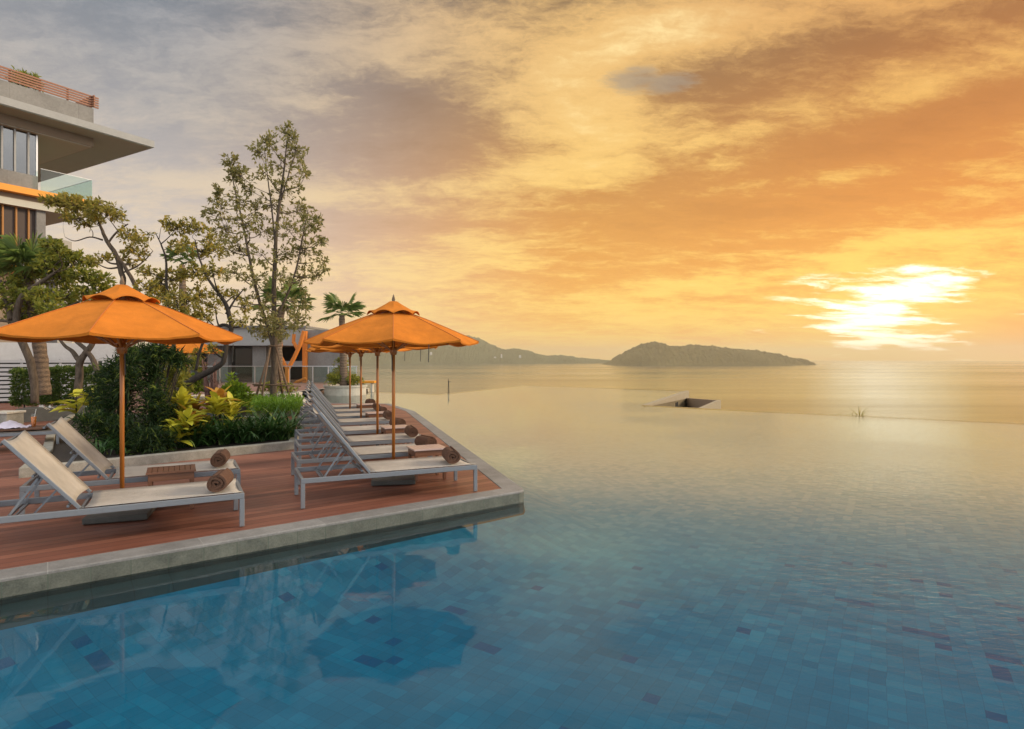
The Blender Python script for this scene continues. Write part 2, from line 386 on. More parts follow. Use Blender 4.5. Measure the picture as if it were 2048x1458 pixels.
# ------------------------------------------------------------------ camera, world, sun, air
cam = bpy.data.cameras.new('camera'); co = bpy.data.objects.new('camera', cam); COL.objects.link(co)
cam.sensor_width = 36; cam.lens = F/2048*36; cam.clip_start = .05; cam.clip_end = 60000
cam.shift_y = -(729-HZ)/2048
co.location = (0,0,HC); co.rotation_euler = (R(90),0,0); scene.camera = co
SUN_AZ, SUN_EL = R(80), R(22)            # where the light falls from
GLOW_AZ, GLOW_EL = R(32.4), R(2.2)       # where the bright gap in the clouds stands
def world():
    w = bpy.data.worlds.new('World'); scene.world = w; w.use_nodes = True
    t = NT(w.node_tree); t.n.clear()
    out = t.new('ShaderNodeOutputWorld'); bg = t.new('ShaderNodeBackground')
    d = t.new('ShaderNodeTexCoord').outputs['Generated']
    s = t.new('ShaderNodeSeparateXYZ'); t.l.new(d, s.inputs[0]); x, y, z = s.outputs
    az = t.m('ARCTAN2', x, y); el = t.m('ARCSINE', z); zp = t.m('MAXIMUM', z, 0)
    k = t.m('DIVIDE', 1, t.m('ADD', zp, .16))
    cb = t.new('ShaderNodeCombineXYZ'); t.l.new(t.m('MULTIPLY', x, k), cb.inputs[0]); t.l.new(t.m('MULTIPLY', y, k), cb.inputs[1])
    q = cb.outputs[0]
    warp = t.noise(q, .9, 3, .5, out='Color')
    q2 = t.vm('ADD', q, t.vm('MULTIPLY', t.vm('SUBTRACT', warp, (.5,.5,.5)), (.35,.35,0))); q2 = t.vm('ADD', q2, t.vm('MULTIPLY', t.vm('SUBTRACT', t.noise(q, 5.5, 6, .65, out='Color'), (.5,.5,.5)), (.16,.16,0)))
    n1 = t.noise(t.mapv(q2, loc=(3.1,.4,0), rot=(0,0,R(-18)), scale=(.66,1.1,1)), 1.4, 11, .66)
    n2 = t.noise(t.mapv(q2, loc=(7.2,1.3,0), rot=(0,0,R(-12)), scale=(.85,1.35,1)), 4.8, 10, .7)
    n3 = t.noise(t.mapv(q, loc=(2,8,0), rot=(0,0,R(24)), scale=(1,2.6,1)), 14, 8, .7)
    bias = None
    for px, py, rx, ry, amp in ((760,215,190,70,-.13),(1180,215,140,70,.16),(1120,340,200,40,.13),(1330,440,420,42,-.15),(1750,285,340,62,-.15),(1560,370,300,22,.10),(1250,110,260,30,.07),(1290,60,200,30,.1),(700,330,260,40,-.12),(620,190,130,40,.08),(1850,60,350,60,-.10),(560,370,330,26,.08),(700,440,220,34,-.08),(1500,520,420,40,-.08),(1330,580,260,24,.08),(1700,215,260,30,.08),(1000,480,170,24,.07),(1900,470,250,24,.10)):
        u0 = (px-1024)/F; a0 = math.atan(u0); e0 = math.atan((HZ-py)/F/math.sqrt(1+u0*u0))
        da = t.m('DIVIDE', t.m('SUBTRACT', az, a0), rx/F); de = t.m('DIVIDE', t.m('SUBTRACT', t.m('SUBTRACT', el, e0), t.m('MULTIPLY', t.m('SUBTRACT', az, a0), .06)), ry/F)
        g_ = t.m('MULTIPLY', t.m('POWER', 2.718, t.m('MULTIPLY', t.m('ADD', t.m('MULTIPLY', da, da), t.m('MULTIPLY', de, de)), -1)), amp)
        bias = g_ if bias is None else t.m('ADD', bias, g_)
    cl = t.m('ADD', t.m('ADD', t.m('MULTIPLY', n1, .48), t.m('MULTIPLY', n2, .40)), t.m('ADD', bias, t.m('MULTIPLY', n3, .12)))
    clr = cl; cl = t.smooth(cl, .41, .59)
    a = t.smooth(az, R(-34), R(8)); a2 = t.smooth(az, R(5), R(42))
    e1 = t.smooth(el, R(1), R(32))
    LD = t.mix(e1, L(206,194,188), L(106,117,130)); LB = t.mix(e1, L(232,208,176), L(146,151,160))
    CD = t.mix(e1, L(236,158,62), L(124,98,70)); CB = t.mix(e1, L(252,206,108), L(222,178,112))
    RD = t.mix(e1, L(246,146,42), L(132,86,46)); RB = t.mix(e1, L(255,200,88), L(204,144,82))
    dk = t.mix(a2, t.mix(a, LD, CD), RD); br = t.mix(a2, t.mix(a, LB, CB), RB)
    col = t.mix(cl, dk, br)
    col = t.mix(t.m('MULTIPLY', t.smooth(clr, .57, .74), t.m('ADD', .15, t.m('MULTIPLY', a, .55))), col, L(255,232,168))
    col = t.mix(t.m('MULTIPLY', t.smooth(clr, .43, .28), .45), col, t.mix(1.0, dk, (.74,.66,.58,1), blend='MULTIPLY'))
    hz = t.mix(a2, t.mix(a, L(230,214,188), L(252,208,104)), L(252,168,58))
    hf = t.m('POWER', 2.718, t.m('MULTIPLY', el, -13.0)); hf = t.m('MULTIPLY', hf, .62, clamp=True)
    col = t.mix(hf, col, hz)
    # brightness round the hidden sun
    def ang(az0, el0, sx, sy):
        da = t.m('DIVIDE', t.m('SUBTRACT', az, az0), sx); de = t.m('DIVIDE', t.m('SUBTRACT', el, el0), sy)
        r2 = t.m('ADD', t.m('MULTIPLY', da, da), t.m('MULTIPLY', de, de))
        return t.m('POWER', 2.718, t.m('MULTIPLY', r2, -1))
    broad = ang(R(30), R(3), R(26), R(12))
    col = t.mix(t.m('MULTIPLY', broad, t.m('ADD', .08, t.m('MULTIPLY', cl, .5))), col, L(255,214,92))
    hi = t.noise(t.mapv(q2, loc=(1.7,5.2,0), rot=(0,0,R(-8)), scale=(.5,1.0,1)), 4.2, 7, .58)
    g1 = t.m('MAXIMUM', ang(GLOW_AZ, R(5.2), R(5.0), R(1.9)), t.m('MAXIMUM', ang(R(31), R(3.3), R(4.6), R(1.25)), ang(R(32.3), R(1.7), R(4.4), R(1.0))))
    g2 = ang(GLOW_AZ, R(3.2), R(8.5), R(4.6))
    white = t.m('MULTIPLY', t.smooth(t.m('ADD', t.m('MULTIPLY', g1, .55), t.m('MULTIPLY', t.m('SUBTRACT', hi, .5), 2.0)), .16, .56), t.smooth(g2, .08, .5))
    col = t.mix(t.m('MULTIPLY', g2, .68), col, L(255,222,104)); col = t.mix(t.m('MULTIPLY', ang(R(41), R(1.6), R(4.5), R(2.0)), .75), col, L(252,158,54))
    col = t.mix(white, col, (1.8,1.66,1.25,1))
    # blue-grey opening
    hole = ang(R(11.6), R(24.6), R(3.6), R(1.5)); hole2 = ang(R(14.6), R(24.0), R(3.6), R(1.2))
    hm = t.smooth(t.m('ADD', t.m('MAXIMUM', hole, hole2), t.m('MULTIPLY', t.m('SUBTRACT', t.m('ADD', t.m('MULTIPLY', n2, .6), t.m('MULTIPLY', n3, .4)), .5), 2.4)), .38, .95)
    col = t.mix(t.m('MULTIPLY', hm, .7), col, L(146,134,120))
    # the side of the sky away from the sunset: pale cool cloud
    back = t.mix(t.smooth(n1, .35, .65), (.95,1.02,1.1,1), (1.42,1.46,1.5,1))
    bf = t.smooth(y, .35, -.35)
    col = t.mix(bf, col, back)
    col = t.mix(t.smooth(el, R(36), R(62)), col, t.mix(n1, (.9,.88,.86,1), (1.3,1.25,1.18,1)))
    sky = t.new('ShaderNodeTexSky'); sky.sky_type = 'NISHITA'; sky.sun_disc = False
    sky.sun_elevation = SUN_EL; sky.sun_rotation = SUN_AZ; sky.air_density = 1.5; sky.dust_density = 4
    tot = t.mix(1.0, col, t.mix(1.0, sky.outputs[0], (.004,.004,.004,1), blend='MULTIPLY'), blend='ADD')
    t.l.new(tot, bg.inputs[0]); bg.inputs[1].default_value = 1.0
    t.l.new(bg.outputs[0], out.inputs[0])
    w.cycles.sampling_method = 'MANUAL'; w.cycles.sample_map_resolution = 1024
world()
sl = bpy.data.lights.new('sun', 'SUN'); so = bpy.data.objects.new('sun', sl); COL.objects.link(so)
sl.energy = 2.7; sl.angle = R(10); sl.color = (1, .80, .55)
so.rotation_euler = Vector((math.sin(SUN_AZ)*math.cos(SUN_EL), math.cos(SUN_AZ)*math.cos(SUN_EL), math.sin(SUN_EL))).to_track_quat('Z','Y').to_euler()
so.location = (20,20,30)
vs = scene.view_settings; vs.view_transform = 'Standard'; vs.look = 'None'; vs.gamma = 1; vs.exposure = .22; vs.use_curve_mapping = False
cy = scene.cycles; cy.use_denoising = True; cy.max_bounces = 8; cy.diffuse_bounces = 3; cy.glossy_bounces = 4; cy.transmission_bounces = 4; cy.transparent_max_bounces = 12; cy.volume_bounces = 0
cy.caustics_reflective = False; cy.caustics_refractive = False; cy.use_adaptive_sampling = True; cy.sample_clamp_indirect = 4
SEA_Z = -20.0
hz_mb = MB(); hz_mb.prism([(-6500,-300),(6500,-300),(6500,9600),(-6500,9600)], SEA_Z-1, 165)
hm, ht, hb, ho = material('air'); ht.n.remove(hb)
pv = ht.new('ShaderNodeVolumePrincipled'); pv.inputs['Color'].default_value = (.98,.86,.62,1); pv.inputs['Density'].default_value = .00017; pv.inputs['Anisotropy'].default_value = .2
ht.l.new(pv.outputs[0], ho.inputs['Volume'])
tag(hz_mb.build('haze', hm), kind='stuff')

# ------------------------------------------------------------------ sea, land, pool, deck
def struct(mb, name, mat, **k): return tag(mb.build(name, mat, **k), kind='structure')
mb = MB(); mb.add([(-6000,-200,SEA_Z),(6000,-200,SEA_Z),(6000,9500,SEA_Z),(-6000,9500,SEA_Z)], [(0,1,2,3)])
struct(mb, 'sea', MAT['sea'])
def ridge(name, mat, prof, dist, half, base_y=None, amp=8, seed=0, n=420, m=26):
    # prof: list of (photo x, photo y of the crest); the land stands at distance dist with its own depth
    prof = [(D(px, HZ, dist).x, max(0, HC-(py-HZ)/F*dist - SEA_Z)) for px, py in prof]
    mb = MB(); x0, x1 = prof[0][0], prof[-1][0]
    for i in range(n+1):
        x = x0+(x1-x0)*i/n
        for (a, ha), (b, hb_) in zip(prof, prof[1:]):
            if a <= x <= b: u = (x-a)/(b-a); u = u*u*(3-2*u)*.5+u*.5; h = ha+(hb_-ha)*u; break
        for j in range(m+1):
            v = j/m*2-1; wd = half*(.25+.75*min(1, h/60))
            y = dist+wd*v*1.0; c = math.cos(v*math.pi/2)**.8 if abs(v) < 1 else 0
            big = noise.noise(Vector((x*.008+seed, y*.008, 3)))*.22
            fine = noise.noise(Vector((x*.05, y*.05, seed)))+.7*noise.noise(Vector((x*.13, y*.13, seed+4)))
            z = SEA_Z-1+(h+1)*c*(1+big*(1-c))+fine*amp*min(1, h*c/14)
            mb.v.append((x + noise.noise(Vector((x*.02,y*.02,9)))*8, y, z))
    for i in range(n):
        for j in range(m):
            o = i*(m+1)+j; mb.f.append((o, o+m+1, o+m+2, o+1))
    return struct(mb, name, mat, smooth=False)
ridge('island', MAT['island'], [(1205,732),(1222,722),(1245,708),(1268,696),(1290,688),(1312,684),(1335,692),(1352,694),(1385,690),(1420,693),(1460,698),(1500,701),(1536,706),(1562,712),(1578,719),(1586,722),(1595,716),(1605,723),(1614,733)], 2450, 260, seed=2)
ridge('headland', MAT['headland'], [(330,690),(480,668),(600,664),(700,660),(800,668),(880,675),(930,671),(955,676),(985,690),(1008,700),(1030,697),(1052,701),(1090,712),(1125,711),(1160,716),(1190,719),(1215,721),(1240,731)], 3400, 420, seed=11)
rj = random.Random(3)
for i in range(11):                       # pale houses on the headland
    px = [795,812,824,838,848,862,905,990,1003,1040,1052][i]; py = [722,716,723,711,719,708,724,717,712,714,719][i]
    p = D(px, py, 3400-330+rj.uniform(-30,30)); mb = MB(); w, h = rj.uniform(7,11), rj.uniform(4,6)
    mb.box((0,0,h/2-14), (w, 9, h+28)); mb.add([(-w/2-.6,-5.1,h),(w/2+.6,-5.1,h),(w/2+.6,5.1,h),(-w/2-.6,5.1,h),(-w/2+1,0,h+3.2),(w/2-1,0,h+3.2)], [(0,1,5,4),(2,3,4,5),(1,2,5),(3,0,4)])
    o = mb.build('hillside_house', MAT['whitewall']); o.location = p
    tag(o, 'tiny pale house among the trees on the far headland slope', 'house', 'houses on the far headland')

# hillside below the pool
Wz, Fz = -.16, -.58
A_ = G(880,788.5,Wz); B_ = G(1048,770.5,Wz); C_ = G(1371,781,Wz); D_ = G(1283,810,Wz); E_ = G(1435,818,Wz); F_ = G(2048,846,Wz)
F2 = E_ + (F_-E_)*4.2; A0 = G(735,783.5,Wz)
mb = MB(); N = 60
for i in range(N+1):
    for j in range(N+1):
        x = -120+340*i/N; y = -60+260*j/N
        r = max(0, max(y-30, x-8, 0)) if True else 0
        z = -5.5 - .30*max(0, y-34) - .18*max(0, x-12) + 1.2*noise.noise(Vector((x*.08,y*.08,0)))
        mb.v.append((x, y, max(z, SEA_Z-2)))
for i in range(N):
    for j in range(N):
        o = i*(N+1)+j; mb.f.append((o, o+N+1, o+N+2, o+1))
struct(mb, 'hillside', MAT['slope'])

c0 = G(1051,980,0); cl = G(0,1157.6,0); cr = G(829,822,0)
fdir = (c0-cl).normalized(); cl2 = c0 - fdir*24
rdir = (cr-c0).normalized()
fn = Vector((-fdir.y, fdir.x, 0)); rn = Vector((-rdir.y, rdir.x, 0))   # into the deck
cw = .29
def isect(p, d, q, e):
    k = ((q.x-p.x)*e.y-(q.y-p.y)*e.x)/(d.x*e.y-d.y*e.x); return p+d*k
ci = isect(c0+fn*cw, fdir, c0+rn*cw, rdir)
back1 = G(770,808,0); back2 = G(600,806,0); lf = G(588,784,0)
terr = [lf, G(620,781,0), G(650,777.5,0), G(690,774,0), G(735,778,0)]
# the pool
mb = MB()
outer = [A0, A_, B_, C_, D_, E_, F2, Vector((45,-12,Wz)), Vector((-30,-12,Wz)), Vector((-30, 46, Wz)), Vector((-12.4, 46, Wz))]
mb.add(outer, [tuple(range(len(outer)-1, -1, -1))]); struct(mb, 'pool_water', MAT['water'])

mb = MB(); edge = [A0, A_, B_, C_, D_, E_, F2]
cen = Vector((0,15,0)); offs = []
for i, p in enumerate(edge):
    a = edge[max(i-1,0)]; b = edge[min(i+1,len(edge)-1)]
    n1_ = Vector((-(p-a).y, (p-a).x, 0)).normalized() if i > 0 else None; n2_ = Vector((-(b-p).y, (b-p).x, 0)).normalized() if i < len(edge)-1 else None
    n1_ = n1_ or n2_; n2_ = n2_ or n1_; nn = (n1_+n2_).normalized(); offs.append(p + nn*(.16/max(.35, nn.dot(n1_))))
inn = [p-(q-p)*(26 if i not in (3,) else 20) for i, (p, q) in enumerate(zip(edge, offs))]
fl = MB(); allp = inn + outer[len(edge):]
fl.add([(p.x,p.y,Fz) for p in allp], [tuple(range(len(allp)-1,-1,-1))])
for i in range(len(edge)-1):
    a, b, c, d = edge[i], edge[i+1], inn[i+1], inn[i]
    fl.add([(a.x,a.y,Wz-.05),(b.x,b.y,Wz-.05),(c.x,c.y,Fz),(d.x,d.y,Fz)], [(3,2,1,0)])
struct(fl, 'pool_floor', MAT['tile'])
vs_ = []
for p, q in zip(edge, offs): vs_ += [(p.x,p.y,Fz-.3),(p.x,p.y,Wz-.006),(q.x,q.y,Wz-.012),(q.x,q.y,-7)]
fs_ = []
for i in range(len(edge)-1):
    o = 4*i; fs_ += [(o,o+4,o+5,o+1),(o+1,o+5,o+6,o+2),(o+2,o+6,o+7,o+3)]
mb.add(vs_, fs_); struct(mb, 'pool_wall', MAT['sand'])

# deck, coping, terrace
dk = [cl2+fn*cw, ci, isect(ci, rdir, cr, Vector((1,-.1,0))), back1, back2, Vector((-34,back2.y,0)), Vector((-34, cl2.y+6, 0))]
mb = MB(); mb.prism(dk, -1.3, -.008); struct(mb, 'deck', MAT['deck'])
mb = MB(); rr = .07
cr2 = cr; corner = [c0-fdir*rr*1.6, c0-fdir*rr*.5+rdir*.02, c0+rdir*rr*.5-fdir*.02, c0+rdir*rr*1.6]
far_in = isect(ci, rdir, cr, Vector((1,-.1,0)))
cop = [cl2] + corner + [cr2] + [back1+Vector((.1,.28,0)), back2+Vector((0,.28,0)), back2, back1, far_in, ci, cl2+fn*cw]
mb.prism(cop, -1.2, 0); co_o = struct(mb, 'coping', MAT['coping']); bevel(co_o, .012)
# tiled face under the coping, set just proud of it
mb = MB(); face = [cl2] + corner + [cr2]
nrm = [-fn]*2 + [(-fn-rn*.35).normalized(), (-fn*.35-rn).normalized()] + [-rn]*2
o0 = [p+n*.003 for p, n in zip(face, nrm)]
for i in range(len(face)-1):
    a, b = o0[i], o0[i+1]; mb.add([(a.x,a.y,-.175),(b.x,b.y,-.175),(b.x,b.y,-.028),(a.x,a.y,-.028)], [(0,1,2,3)])
tag(mb.build('pool_side_tiles', MAT['poolside']), kind='structure')
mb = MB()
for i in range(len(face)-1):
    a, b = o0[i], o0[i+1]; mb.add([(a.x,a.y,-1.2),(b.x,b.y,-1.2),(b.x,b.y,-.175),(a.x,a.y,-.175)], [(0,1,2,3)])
tag(mb.build('pool_inner_wall', MAT['shadetile']), kind='structure')
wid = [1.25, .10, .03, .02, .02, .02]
shade_edge = [p + n*w_ for p, n, w_ in zip(face, nrm, wid)]; foot = [p + n*(w_+1.1) for p, n, w_ in zip(face, nrm, wid)]
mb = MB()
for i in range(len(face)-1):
    a, b, c, d = o0[i], o0[i+1], shade_edge[i+1], shade_edge[i]
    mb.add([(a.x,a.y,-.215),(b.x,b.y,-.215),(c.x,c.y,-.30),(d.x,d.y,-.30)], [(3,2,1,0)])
struct(mb, 'pool_shade_strip', MAT['shadetile'])  # added strip; its dark colour stands for shade and reflection under the deck
mb = MB()
for i in range(len(face)-1):
    a, b, c, d = shade_edge[i], shade_edge[i+1], foot[i+1], foot[i]
    mb.add([(a.x,a.y,-.30),(b.x,b.y,-.30),(c.x,c.y,Fz-.01),(d.x,d.y,Fz-.01)], [(3,2,1,0)])
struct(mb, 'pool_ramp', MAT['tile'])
tp = [Vector((-34,back2.y+.28,0)), Vector((back2.x,back2.y+.28,0)), lf] + terr[1:] + [Vector(((712-1024)/F*47, 47, 0)), Vector((-34,90,0)), Vector((-70,90,0)), Vector((-70, back2.y,0))]
mb = MB(); mb.prism(tp, -1.3, -.004); struct(mb, 'terrace', MAT['paving'])
mb = MB(); ed = [back2+Vector((0,.3,0)), lf]+terr[1:]
ins = [p + Vector((-.1,.9,0)) for p in ed]
mb.prism([*ed, *reversed(ins)], -1.2, .006); struct(mb, 'terrace_kerb', MAT['rim'])

# ------------------------------------------------------------------ loungers
def lounger(label, group, Ln=2.28, W=.84, hinge=.82, bl=.96, ba=52, zt=.36):
    r = empty('sun_lounger', (0,0,0), label, 'sun lounger', group)
    bw, bh = .038, .062
    f = MB()
    for y in (bw/2, W-bw/2): f.bar((0,y,zt-bh/2),(Ln,y,zt-bh/2), bw, bh)
    for x in (bw/2, Ln-bw/2): f.bar((x,bw,zt-bh/2-.001),(x,W-bw,zt-bh/2-.001), bw, bh-.004)
    f.bar((hinge,bw,zt-.045),(hinge,W-bw,zt-.045), .03, .03)
    f.bar((hinge+.75,bw,zt-.05),(hinge+.75,W-bw,zt-.05), .03, .03)
    f.bar((.30,bw,zt-.052),(.30,W-bw,zt-.052), .02, .02)
    bevel(f.build('frame', MAT['frame'], r, local=True), .006)
    for x in (bw/2+.004, Ln-bw/2-.004):
        for y in (bw/2+.001, W-bw/2-.001):
            l = MB(); l.bar((x,y,0),(x,y,zt-bh+.001), .05, .036, up=(0,1,0)); bevel(l.build('leg', MAT['frame'], r, local=True), .005)
    # seat sling, edges wrapped over the rails, slight sag
    s = MB(); nx, ny = 14, 10
    def sheet(mb, P, nx, ny, th=.006):
        o = len(mb.v)
        for k in (0, 1):
            for i in range(nx+1):
                for j in range(ny+1): mb.v.append(tuple(P(i/nx, j/ny, k*th)))
        st = (nx+1)*(ny+1)
        for i in range(nx):
            for j in range(ny):
                a = o+i*(ny+1)+j; mb.f.append((a, a+ny+1, a+ny+2, a+1)); b = a+st; mb.f.append((b+1, b+ny+2, b+ny+1, b))
        for i in range(nx):
            a = o+i*(ny+1); b = a+ny; mb.f += [(a, a+st, a+st+ny+1, a+ny+1), (b, b+ny+1, b+ny+1+st, b+st)]
        for j in range(ny):
            a = o+j; b = o+nx*(ny+1)+j; mb.f += [(a, a+1, a+1+st, a+st), (b, b+st, b+st+1, b+1)]
    def seat(u, v, th):
        e = 4*v*(1-v); sag = .028*(e**.5)
        return Vector((hinge+.03+(Ln-hinge-.05)*u - .02*e*(1 if u > .5 else -1)*abs(2*u-1)**6, .012+(W-.024)*v, zt+.004-th+.012-sag))
    sheet(s, seat, nx, ny); s.build('seat_sling', MAT['sling'], r, smooth=True, local=True)
    ca, sa = math.cos(R(ba)), math.sin(R(ba)); hp = Vector((hinge-.01,0,zt+.03)); bd = Vector((-ca,0,sa)); bn = Vector((sa,0,ca))
    b = MB()
    for y in (.022, W-.022): b.bar(hp+Vector((0,y,0))-bd*.03, hp+bd*bl+Vector((0,y,0)), .03, .034, up=bn)
    b.bar(hp+bd*(bl-.012)-bn*.058+Vector((0,.037,0)), hp+bd*(bl-.012)-bn*.058+Vector((0,W-.037,0)), .024, .024)
    b.bar(hp+bd*.05-bn*.058+Vector((0,.037,0)), hp+bd*.05-bn*.058+Vector((0,W-.037,0)), .024, .024)
    b.bar(hp+bd*.46-bn*.062+Vector((0,.037,0)), hp+bd*.46-bn*.062+Vector((0,W-.037,0)), .022, .022)
    bk = bevel(b.build('backrest_frame', MAT['frame'], r, local=True), .005)
    s = MB()
    def back(u, v, th):
        e = 4*v*(1-v); sag = .042*(e**.6); uu = .012+u*(bl-.012) + (.03*e*(-1 if u > .5 else 1)*abs(2*u-1)**5)
        return hp+bd*uu+Vector((0,.01+(W-.02)*v,0))+bn*(.022-th-sag)
    sheet(s, back, 12, 10); s.build('backrest_sling', MAT['sling'], r, smooth=True, local=True)
    p = MB(); top = hp+bd*.46; 
    for y in (.10, W-.10):
        p.bar((top.x-.02,y,top.z-.07),(.26,y,zt-.05), .02, .02)
    p.bar((.26,.10,zt-.04),(.26,W-.10,zt-.04), .02,.02)
    for y in (.16, W-.16): p.bar((.44,y,zt-.05),(top.x+.13,y,top.z-.19), .016,.016)
    p.build('support_strut', MAT['frame'], r, local=True)
    return r
RAZ = R(65); rrot = math.pi/2-RAZ         # right row: length direction
re_, rn_ = Vector((math.sin(RAZ), math.cos(RAZ), 0)), Vector((-math.cos(RAZ), math.sin(RAZ), 0))
RG = 'sun loungers in the long row beside the pool'
heads = [(602,958),(594,920),(597,891),(598,868),(601,849.5),(604,837),(606,826.5),(607,817)]
ordn = ['grey sun lounger nearest the deck corner at the head of the long row', 'second sun lounger from the deck corner, behind the front umbrella pole',
    'third sun lounger from the deck corner, on the far side of the second pole pair', 'fourth sun lounger from the deck corner, in the middle of the long row',
    'fifth sun lounger from the deck corner, in the middle of the long row', 'sixth sun lounger from the deck corner, towards the far end of the row',
    'seventh sun lounger from the deck corner, last but one in the long row', 'eighth sun lounger, farthest of the long row, next to the teal inlet']
proto = lounger(ordn[0], RG); rowpos = []
for i, (px, py) in enumerate(heads):
    o = proto if i == 0 else copy_tree(proto)
    o['label'] = ordn[i]; p = G(px, py, .36); p.z = 0; o.location = p; o.rotation_euler = (0,0,rrot + R([0,.6,-.5,.4,-.3,.5,-.4,.2][i])); rowpos.append(p)
LAZ = R(61); lrot = math.pi/2-LAZ; le_, ln_ = Vector((math.sin(LAZ), math.cos(LAZ), 0)), Vector((-math.cos(LAZ), math.sin(LAZ), 0))
lp = lounger('pale sun lounger in front at the left, cut by the picture edge', 'sun loungers at the left umbrella', bl=.87, ba=50)
ft = G(489,986,.36); ft.z = 0; lp.location = ft - le_*2.28; lp.rotation_euler = (0,0,lrot)
l2 = copy_tree(lp); ft2 = G(481,938,.36); ft2.z = 0; l2.location = ft2 - le_*2.28; l2['label'] = 'pale sun lounger behind the left umbrella pole, beside the planting bed kerb'
l3 = copy_tree(lp); ft3 = G(118,862,.36); ft3.z = 0; l3.location = ft3 - le_*2.28; l3['label'] = 'sun lounger half out of the picture with brown towels and a drink on it'

# ------------------------------------------------------------------ rolled towels
def towel(label, group):
    t = empty('rolled_towel', (0,0,0), label, 'towel', group)
    turns, n, Lt = 4.2, 130, .40; r0, r1 = .016, .098; w = .011; mb = MB()
    for i in range(n+1):
        u = i/n; a = u*turns*2*math.pi; r = r0+(r1-r0)*u
        wob = .004*math.sin(a*3.1)+.003*noise.noise(Vector((a*1.7,0,4))); e = .010*math.sin(a*.5+1)
        for rr_, yy in ((r+w+wob,-Lt/2-e),(r+w+wob,Lt/2+e),(r-w+wob,Lt/2+e),(r-w+wob,-Lt/2-e)):
            mb.v.append((rr_*math.cos(a), yy, r1+w+rr_*math.sin(a)*.95))
    for i in range(n):
        for k in range(4): a_ = 4*i+k; b_ = 4*i+(k+1)%4; mb.f.append((a_, b_, b_+4, a_+4))
    mb.f += [(0,3,2,1), (4*n,4*n+1,4*n+2,4*n+3)]
    mb.build('towel_roll', MAT['towel'], t, smooth=False, local=True)
    for y in (-Lt/2+.03, Lt/2-.03):
        mb = MB(); mb.lathe([(0.0,0),(r1-.01,0)], n=20); mb.v = [(v[0], y, r1+w+v[1]) for v in mb.v]
        mb.build('dark_fold', MAT['towelend'], t, local=True)
    return t
TG = 'rolled brown towels on the loungers'
tow = [(908,909),(866,884),(829,861),(806,842),(787,830),(770,819),(757,811),(746,805)]
tl = ['rolled brown towel on the foot of the lounger nearest the deck corner', 'rolled brown towel just behind the nearest pale side table of the long row', 'rolled brown towel on the third lounger from the deck corner',
      'rolled brown towel half unrolled behind the second side table of the row', 'rolled brown towel on the fifth lounger from the deck corner', 'rolled brown towel on the sixth lounger from the deck corner',
      'rolled brown towel on the seventh lounger from the deck corner', 'small rolled brown towel farthest down the lounger row']
tproto = towel(tl[0], TG); z_seat = .36
for i in range(8):
    o = tproto if i == 0 else copy_tree(tproto)
    p = rowpos[i] + re_*(2.28-.26) + rn_*(.37 if i % 2 == 0 else .42); p.z = z_seat-.008
    o.scale = [(1,1,1),(1.02,.93,.94),(.96,1.04,.97),(1.05,.95,.92),(1,1.02,1.03),(.94,.97,.96),(1.03,1,.95),(.97,.96,1)][i]; o.location = p; o.rotation_euler = (0,0,rrot+R([-10,14,-6,12,-4,8,-9,10][i])+ (R(0))); o['label'] = tl[i]
for (lo, lab, k, yaw) in ((lp, 'rolled brown towel on the front left lounger', .34, -14), (l2, 'rolled brown towel on the lounger beside the planting bed', .44, -10)):
    o = copy_tree(tproto); p = Vector(lo.location) + le_*(2.28-.22) + ln_*k; p.z = z_seat-.008; o.location = p; o.rotation_euler = (0,0,lrot+R(yaw)); o['label'] = lab

